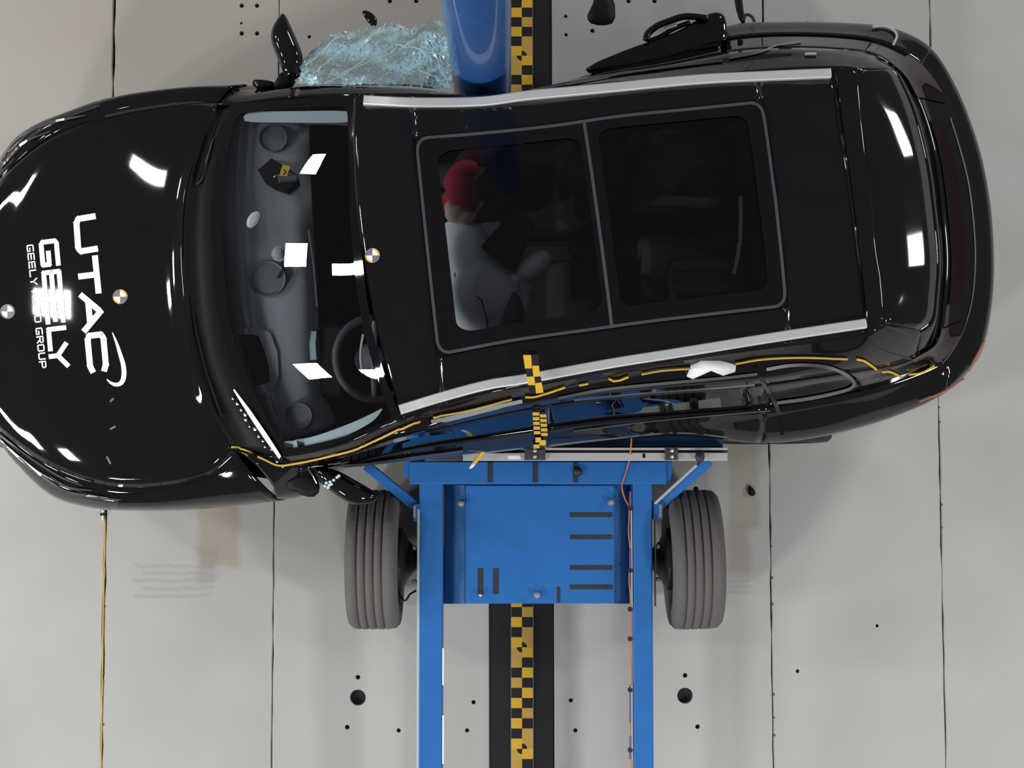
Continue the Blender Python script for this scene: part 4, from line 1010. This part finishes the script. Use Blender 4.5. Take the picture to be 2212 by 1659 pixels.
# torn door skin with its handle on the pole side
tp = lump('torn_door_skin', [(1255,150),(1330,118),(1400,92),(1440,80),(1480,62),(1520,34),(1548,28),(1562,38),(1564,62),(1566,100),(1500,118),(1400,140),(1300,160)], .98, .06, pt, car, k=(1, .97, .8), sub=1)
V = []
q = [(1396,88),(1400,72),(1420,56),(1450,44),(1475,36),(1500,36),(1530,40)]
mb = MB(); mb.tube([P(x, y, 1.03) for x, y in smoothpath(q, 4)], .016, 8); mb.build('door_handle', pt, tp, True)
mb = MB(); mb.tube([P(x, y, 1.0) for x, y in smoothpath([(1398,90),(1425,80),(1455,62),(1490,48)], 4)], .012, 8); mb.build('handle_bar', pt, tp, True)
mb = MB(); mb.strip([P(x, y, 1.02) for x, y in ((1424,70),(1440,60),(1462,53))], .016, .003); mb.build('handle_inlay', M['alu'], tp)
# fuel flap tab and lamp details at the tail
mb = MB(); quad(mb, [(1738,117),(1763,117),(1763,122),(1738,122)], .008); mb.build('reflector_tab', M['alu'], car)
for k0, k1, a, b in ((11.6, 13.4, 'D', 'C'), (18.6, 20.4, 'D', 'C')):
    patch('tail_lamp', bod(k0, k1, LE[a], LE[b]), M['redlamp'], car, solid=0, bvh=False, lift=.006)
patch('lamp_bar', BODY[14 * NS:18 * NS + 1, LE['D'] * NM + 2:LE['C'] * NM], M['redlamp'], car, solid=0, bvh=False, lift=.006)
shut([(1884,62),(1905,60),(1925,66),(1936,80),(1927,102)], 5, 'alu', 'bright_moulding', .010)
# highlight arc along the bumper crease, laid on as a dull chrome band
shut([(2052,255),(2075,330),(2092,400),(2102,480),(2106,560),(2100,640),(2085,700),(2060,752),(2035,785)], 3, 'chromed', 'bumper_highlight', .003, bump_r)

# ------------------------------------------------------------------ trolley
tr = thing('impact_trolley', 'blue steel trolley with two tyres and long arms beside the car', 'trolley', P(1160, 1180, 0))
bl = M['blue']
ZT = .50
def tbox(name, x0, y0, x1, y1, z0, z1, m, parent, bev=.004): return boxpx(name, x0, y0, x1, y1, z0, z1, m, parent, bev)
tbox('long_arm', 906, 1003, 954, 2150, ZT - .10, ZT, bl, tr, .006); tbox('long_arm', 1367, 1040, 1415, 2150, ZT - .10, ZT, bl, tr, .006)
cbm = tbox('cross_beam', 885, 996, 1440, 1046, ZT - .14, ZT + .02, bl, tr, .006)
tbox('gusset_plate', 872, 990, 915, 1030, ZT - .12, ZT + .005, bl, tr, .004)
tbox('gusset_plate', 1405, 996, 1452, 1040, ZT - .12, ZT + .005, bl, tr, .004)
for x in (1059, 1156, 1243):
    a = tbox('weld_slot', x - 5, 999, x + 5, 1042, ZT + .018, ZT + .0235, M['slot'], cbm, 0.)
mb = MB(); blob(mb, P(1248, 1019, ZT + .03), (.022, .022, .02)); mb.build('plug', M['cable'], cbm, True)
pl = tbox('deck_plate', 1005, 1048, 1328, 1304, ZT - .08, ZT - .02, bl, tr, .004)
# sloping side plates
for xo, xi in ((962, 1005), (1362, 1328)):
    a0_, a1_ = P(xi, 1048, ZT - .022), P(xi, 1304, ZT - .022); b0_, b1_ = P(xo, 1048, ZT - .10), P(xo, 1304, ZT - .10)
    obj('side_plate', [a0_, a1_, b1_, b0_], [(0, 1, 2, 3)], M['blued'], tr, solid=.006)
tbox('inner_gap_bar', 954, 1048, 964, 1304, ZT - .2, ZT - .13, M['cabin'], tr, 0)
for y in (1112, 1160, 1226, 1268): tbox('slot', 1231, y - 5, 1323, y + 5, ZT - .022, ZT - .0185, M['slot'], pl, 0)
for x in (1038, 1071): tbox('slot', x - 6, 1228, x + 6, 1283, ZT - .022, ZT - .0185, M['slot'], pl, 0)
tbox('slot', 1203, 1268, 1210, 1302, ZT - .022, ZT - .0185, M['slot'], pl, 0)
for x, y in ((996,1088),(1320,1085),(1160,1285),(1038,1285)):
    r_ = .016 if x != 1038 else .009
    MB().lathe([(r_ * .6, -.05), (r_, -.02), (r_, .012), (r_ * .7, .02), (0, .022)], P(x, y, ZT - .005), n=8).build('bolt', M['bolt'], tr, False)
# braces
def bar(name, a, b, wd, th, m, parent):
    a, b = Vector(a), Vector(b); t = (b - a).normalized(); s_ = t.cross(Vector((0, 0, 1))).normalized() * wd / 2; u_ = Vector((0, 0, th / 2))
    V = [a - s_ - u_, a + s_ - u_, a + s_ + u_, a - s_ + u_, b - s_ - u_, b + s_ - u_, b + s_ + u_, b - s_ + u_]
    o = obj(name, V, [(3, 2, 1, 0), (4, 5, 6, 7), (0, 1, 5, 4), (1, 2, 6, 5), (2, 3, 7, 6), (3, 0, 4, 7)], m, parent); md = o.modifiers.new('b', 'BEVEL'); md.width = .004; return o
bar('brace', P(792, 1006, .44), P(903, 1098, .46), .048, .05, bl, tr)
bar('brace', P(1530, 996, .52), P(1420, 1094, .46), .05, .05, bl, tr)
bar('brace_edge', P(1505, 1004, .55), P(1414, 1088, .50), .014, .02, M['alu'], tr)
tbox('brace_bracket', 893, 1088, 912, 1126, ZT - .10, ZT - .005, bl, tr, .003); tbox('brace_bracket', 1412, 1082, 1432, 1122, ZT - .10, ZT - .005, bl, tr, .003)
tbox('bracket_pin', 1425, 1090, 1431, 1117, ZT - .005, ZT + .01, M['bolt'], tr, .002); tbox('bracket_pin', 892, 1092, 897, 1118, ZT - .005, ZT + .01, M['bolt'], tr, .002)
# bright strips along the arms
for x, y0_, y1_, m_ in ((957,1400,1480,'white'),(957,1545,1650,'white'),(903,1100,1700,'cardgrey'),(1365,1100,1310,'cardgrey'),(1365,1480,1640,'cardgrey'),(1416,1110,1310,'seal'),(957,1050,1180,'seal')):
    tbox('edge_strip', x - 1.5, y0_, x + 1.5, y1_, ZT - .05, ZT - .002, M[m_], tr, 0)
for x, y in ((1421,1180),(1421,1251),(896,1183),(896,1256)): MB().lathe([(.012, 0), (.012, .02), (.008, .026), (0, .027)], P(x, y, ZT - .08), n=8).build('wheel_nut', M['bolt'], tr)
# face rail
fcr = tbox('face_rail', 1000, 978, 1572, 995, .64, .72, M['alu'], tr, .003)
tbox('rail_lip', 1000, 967, 1572, 972, .64, .735, M['alu'], tr, .001); tbox('rail_channel', 1000, 971, 1572, 979, .62, .665, M['seal'], tr, .001)
tbox('face_rail_end', 930, 980, 1002, 994, .60, .64, M['seal'], tr, .002)
for x0_, x1_ in ((1133,1178),(1437,1465)):
    o = tbox('rail_clamp', x0_, 969, x1_, 994, .70, .745, M['seal'], tr, .004)
    for yy in (973, 986): MB().lathe([(.009, 0), (.009, .008), (0, .011)], P((x0_ + x1_) / 2, yy, .745), n=10).build('clamp_bolt', M['bolt'], o)
mb = MB(); blob(mb, P(1512, 986, .75), (.022, .03, .02)); mb.build('rail_knob', M['cable'], tr, True)
tbox('rail_sticker', 1097, 984, 1125, 992, .72, .7215, M['white'], tr, 0); tbox('rail_mark', 1388, 980, 1394, 989, .72, .722, M['cabin'], tr, 0)
# crushable blue block behind the face rail
tbox('barrier_face', 905, 930, 1562, 967, .30, .66, M['blued'], tr, .006)
# wheels
def twheel(cx_, cy_, rotz):
    c = P(cx_, cy_, .33)
    mb = MB(); lathe_tyre(mb, (0, 0, 0), .335, .235, 'x', 72)
    Rm = Matrix.Rotation(rotz, 4, 'Z'); V = [Rm @ v + Vector((c.x, c.y, .335)) for v in mb.V]
    w_ = obj('wheel', V, mb.F, M['rubber'], tr, True, angle=1)
    n = 36; V = []; pr = ((0, .06), (.19, .06), (.215, .10), (.215, -.10), (.19, -.06), (0, -.06))
    for rr, h in pr:
        for i in range(n): th = 2 * math.pi * i / n; V.append(Rm @ Vector((h, rr * math.cos(th), rr * math.sin(th))) + Vector((c.x, c.y, .335)))
    obj('rim', V, [(k * n + i, k * n + (i + 1) % n, (k + 1) * n + (i + 1) % n, (k + 1) * n + i) for k in range(5) for i in range(n)], M['wheel'], w_)
    return c
cl_ = twheel(812, 1208, 0.0); cr_ = twheel(1496, 1208, math.radians(1.5))
MB().tube([(cl_.x, cl_.y, .335), (cr_.x, cr_.y, .335)], .03, 12).build('axle', M['cabin'], tr)
for c, sg in ((cl_, 1), (cr_, -1)):
    MB().lathe([(.15, 0), (.15, .05), (.10, .09), (.06, .10)], (0, 0, 0), 'x', 24).V
    mb = MB(); mb.lathe([(.15, .10 * sg), (.15, .13 * sg), (.09, .16 * sg), (.05, .2 * sg)], (c.x, c.y, .335), 'x', 28); mb.build('brake_drum', M['wheel'], tr)
mb = MB(); mb.tube([P(x, y, z) for x, y, z in ((866,1288,.30),(872,1298,.28),(878,1296,.28),(885,1284,.30),(898,1276,.36))], .005, 6); mb.build('brake_hose', M['cable'], tr, True)
# support legs of the long arms beyond the picture
for x in (930, 1391):
    p = P(x, 2100, ZT); MB().box((p.x - .04, p.y - .04, 0), (p.x + .04, p.y + .04, ZT - .1), 0).build('support_leg', bl, tr)
# orange cable along the arm
q = [(1366,925,.78),(1362,975,.76),(1358,1000,.55),(1349,1030,.53),(1343,1050,.52),(1349,1075,.49),(1359,1100,.49),(1358,1150,.49),(1362,1200,.49),(1359,1250,.49),(1362,1300,.49),(1360,1380,.49),(1364,1460,.49),(1361,1540,.49),(1364,1620,.49),(1361,1720,.49),(1363,2000,.49)]
cab = thing('orange_cable', 'thin orange cable tied along the inner side of the right trolley arm', 'cable', P(1360, 1300, .49))
MB().tube([P(*v) for v in smoothpath(q, 6)], .0032, 6).build('cable_run', M['orange'], cab, True)
M['purple'] = mat('purple sleeve', (.16, .09, .20), .6)
for y0_, y1_ in ((1062,1100),(1185,1230),(1480,1560),(1590,1640)):
    MB().tube([P(1361.5, y, .492) for y in np.linspace(y0_, y1_, 5)], .0052, 6).build('cable_sleeve', M['purple'], cab)
for y in (1098, 1232, 1316, 1380, 1490, 1620): MB().lathe([(.012, -.008), (.012, .008)], P(1361, y, .49), n=8).build('cable_tie', M['cable'], cab)
# yellow stick
st = thing('marker_stick', 'short yellow stick with a white tip lying over the trolley cross beam', 'stick', P(1037, 982, .8))
MB().tube([P(1058, 957, .86), P(1024, 1001, .80)], .0095, 10).build('stick_shaft', M['yellow'], st)
MB().tube([P(1025, 1000, .80), P(1021, 1005, .80), P(1015, 1012, .795)], [.009, .0085, .004], 10).build('stick_tip', M['white'], st)

# ------------------------------------------------------------------ things on the floor
def debris(name, pts, z, th, lab, cat, m='cabin', sub=1):
    o = lump(name, pts, z, th, M[m], None, sub=sub); return tag(o, lab, cat)
debris('plastic_shard', [(1616,1046),(1624,1052),(1632,1060),(1633,1070),(1622,1073),(1615,1066),(1617,1054)], .012, .022, 'small black teardrop-shaped shard on the tan floor stain at the right', 'shard')
debris('plastic_fragment', [(1283,-30),(1325,-25),(1334,48),(1312,56),(1270,54),(1266,30),(1285,10)], .30, .06, 'dark wedge-shaped fragment above the floor right of the pole', 'fragment', 'plastic')
debris('black_trim_shard', [(778,20),(800,24),(812,36),(818,52),(806,60),(796,50),(786,36)], .55, .02, 'small curved black trim shard beyond the shattered glass', 'shard', 'paint')
o = debris('bent_hose', [(1580,-40),(1600,-40),(1606,30),(1612,52),(1602,54),(1590,30)], .35, .03, 'dark bent strip poking in from the top edge above the car tail', 'strip', 'plastic')
mb = MB(); mb.tube([P(x, y, .4) for x, y in smoothpath([(1606,44),(1612,32),(1624,36),(1632,52)], 4)], .008, 6); mb.build('wire_loop', M['cable'], o, True)
# cable lying in the left seam
sa = SE[2][0]
mb = MB(); ys = np.linspace(P(0, 1118, 0).y, P(0, 1800, 0).y, 60); mb.tube([(sa(y) - .002 + random.uniform(-.0015, .0015), y, .001) for y in ys], .0042, 6)
sc = thing('seam_cable', 'yellow-brown cable lying in the left floor seam below the car nose', 'cable', (sa(ys[0]), ys[0], 0))
mb.build('cable_run', M['amber'], sc, True)
p = P(223, 1111, 0); MB().box((p.x - .012, p.y - .006, 0), (p.x + .012, p.y + .006, .016), .002).build('cable_clip', M['plastic'], sc)
MB().tube([(p.x, p.y + .02, .006), (p.x, p.y - .03, .005)], .005, 8).build('cable_plug', M['white'], sc)
for fx, ylist in ((SE[5][0], (1180, 1248, 1305, 1500, 1550, 1588)), (SE[6][0], (880, 912, 1090, 1140)), (SE[2][0], (1310, 1455, 1565))):
    for k, yp in enumerate(ylist):
        y = P(1700, yp, 0).y; x = fx(y); s_ = random.uniform(.004, .008)
        MB().lathe([(s_, 0), (s_ * .8, s_ * .3), (0, s_ * .4)], (x + .005, y, 0), n=7).build('filler_crumb', M['crumbd'], base)
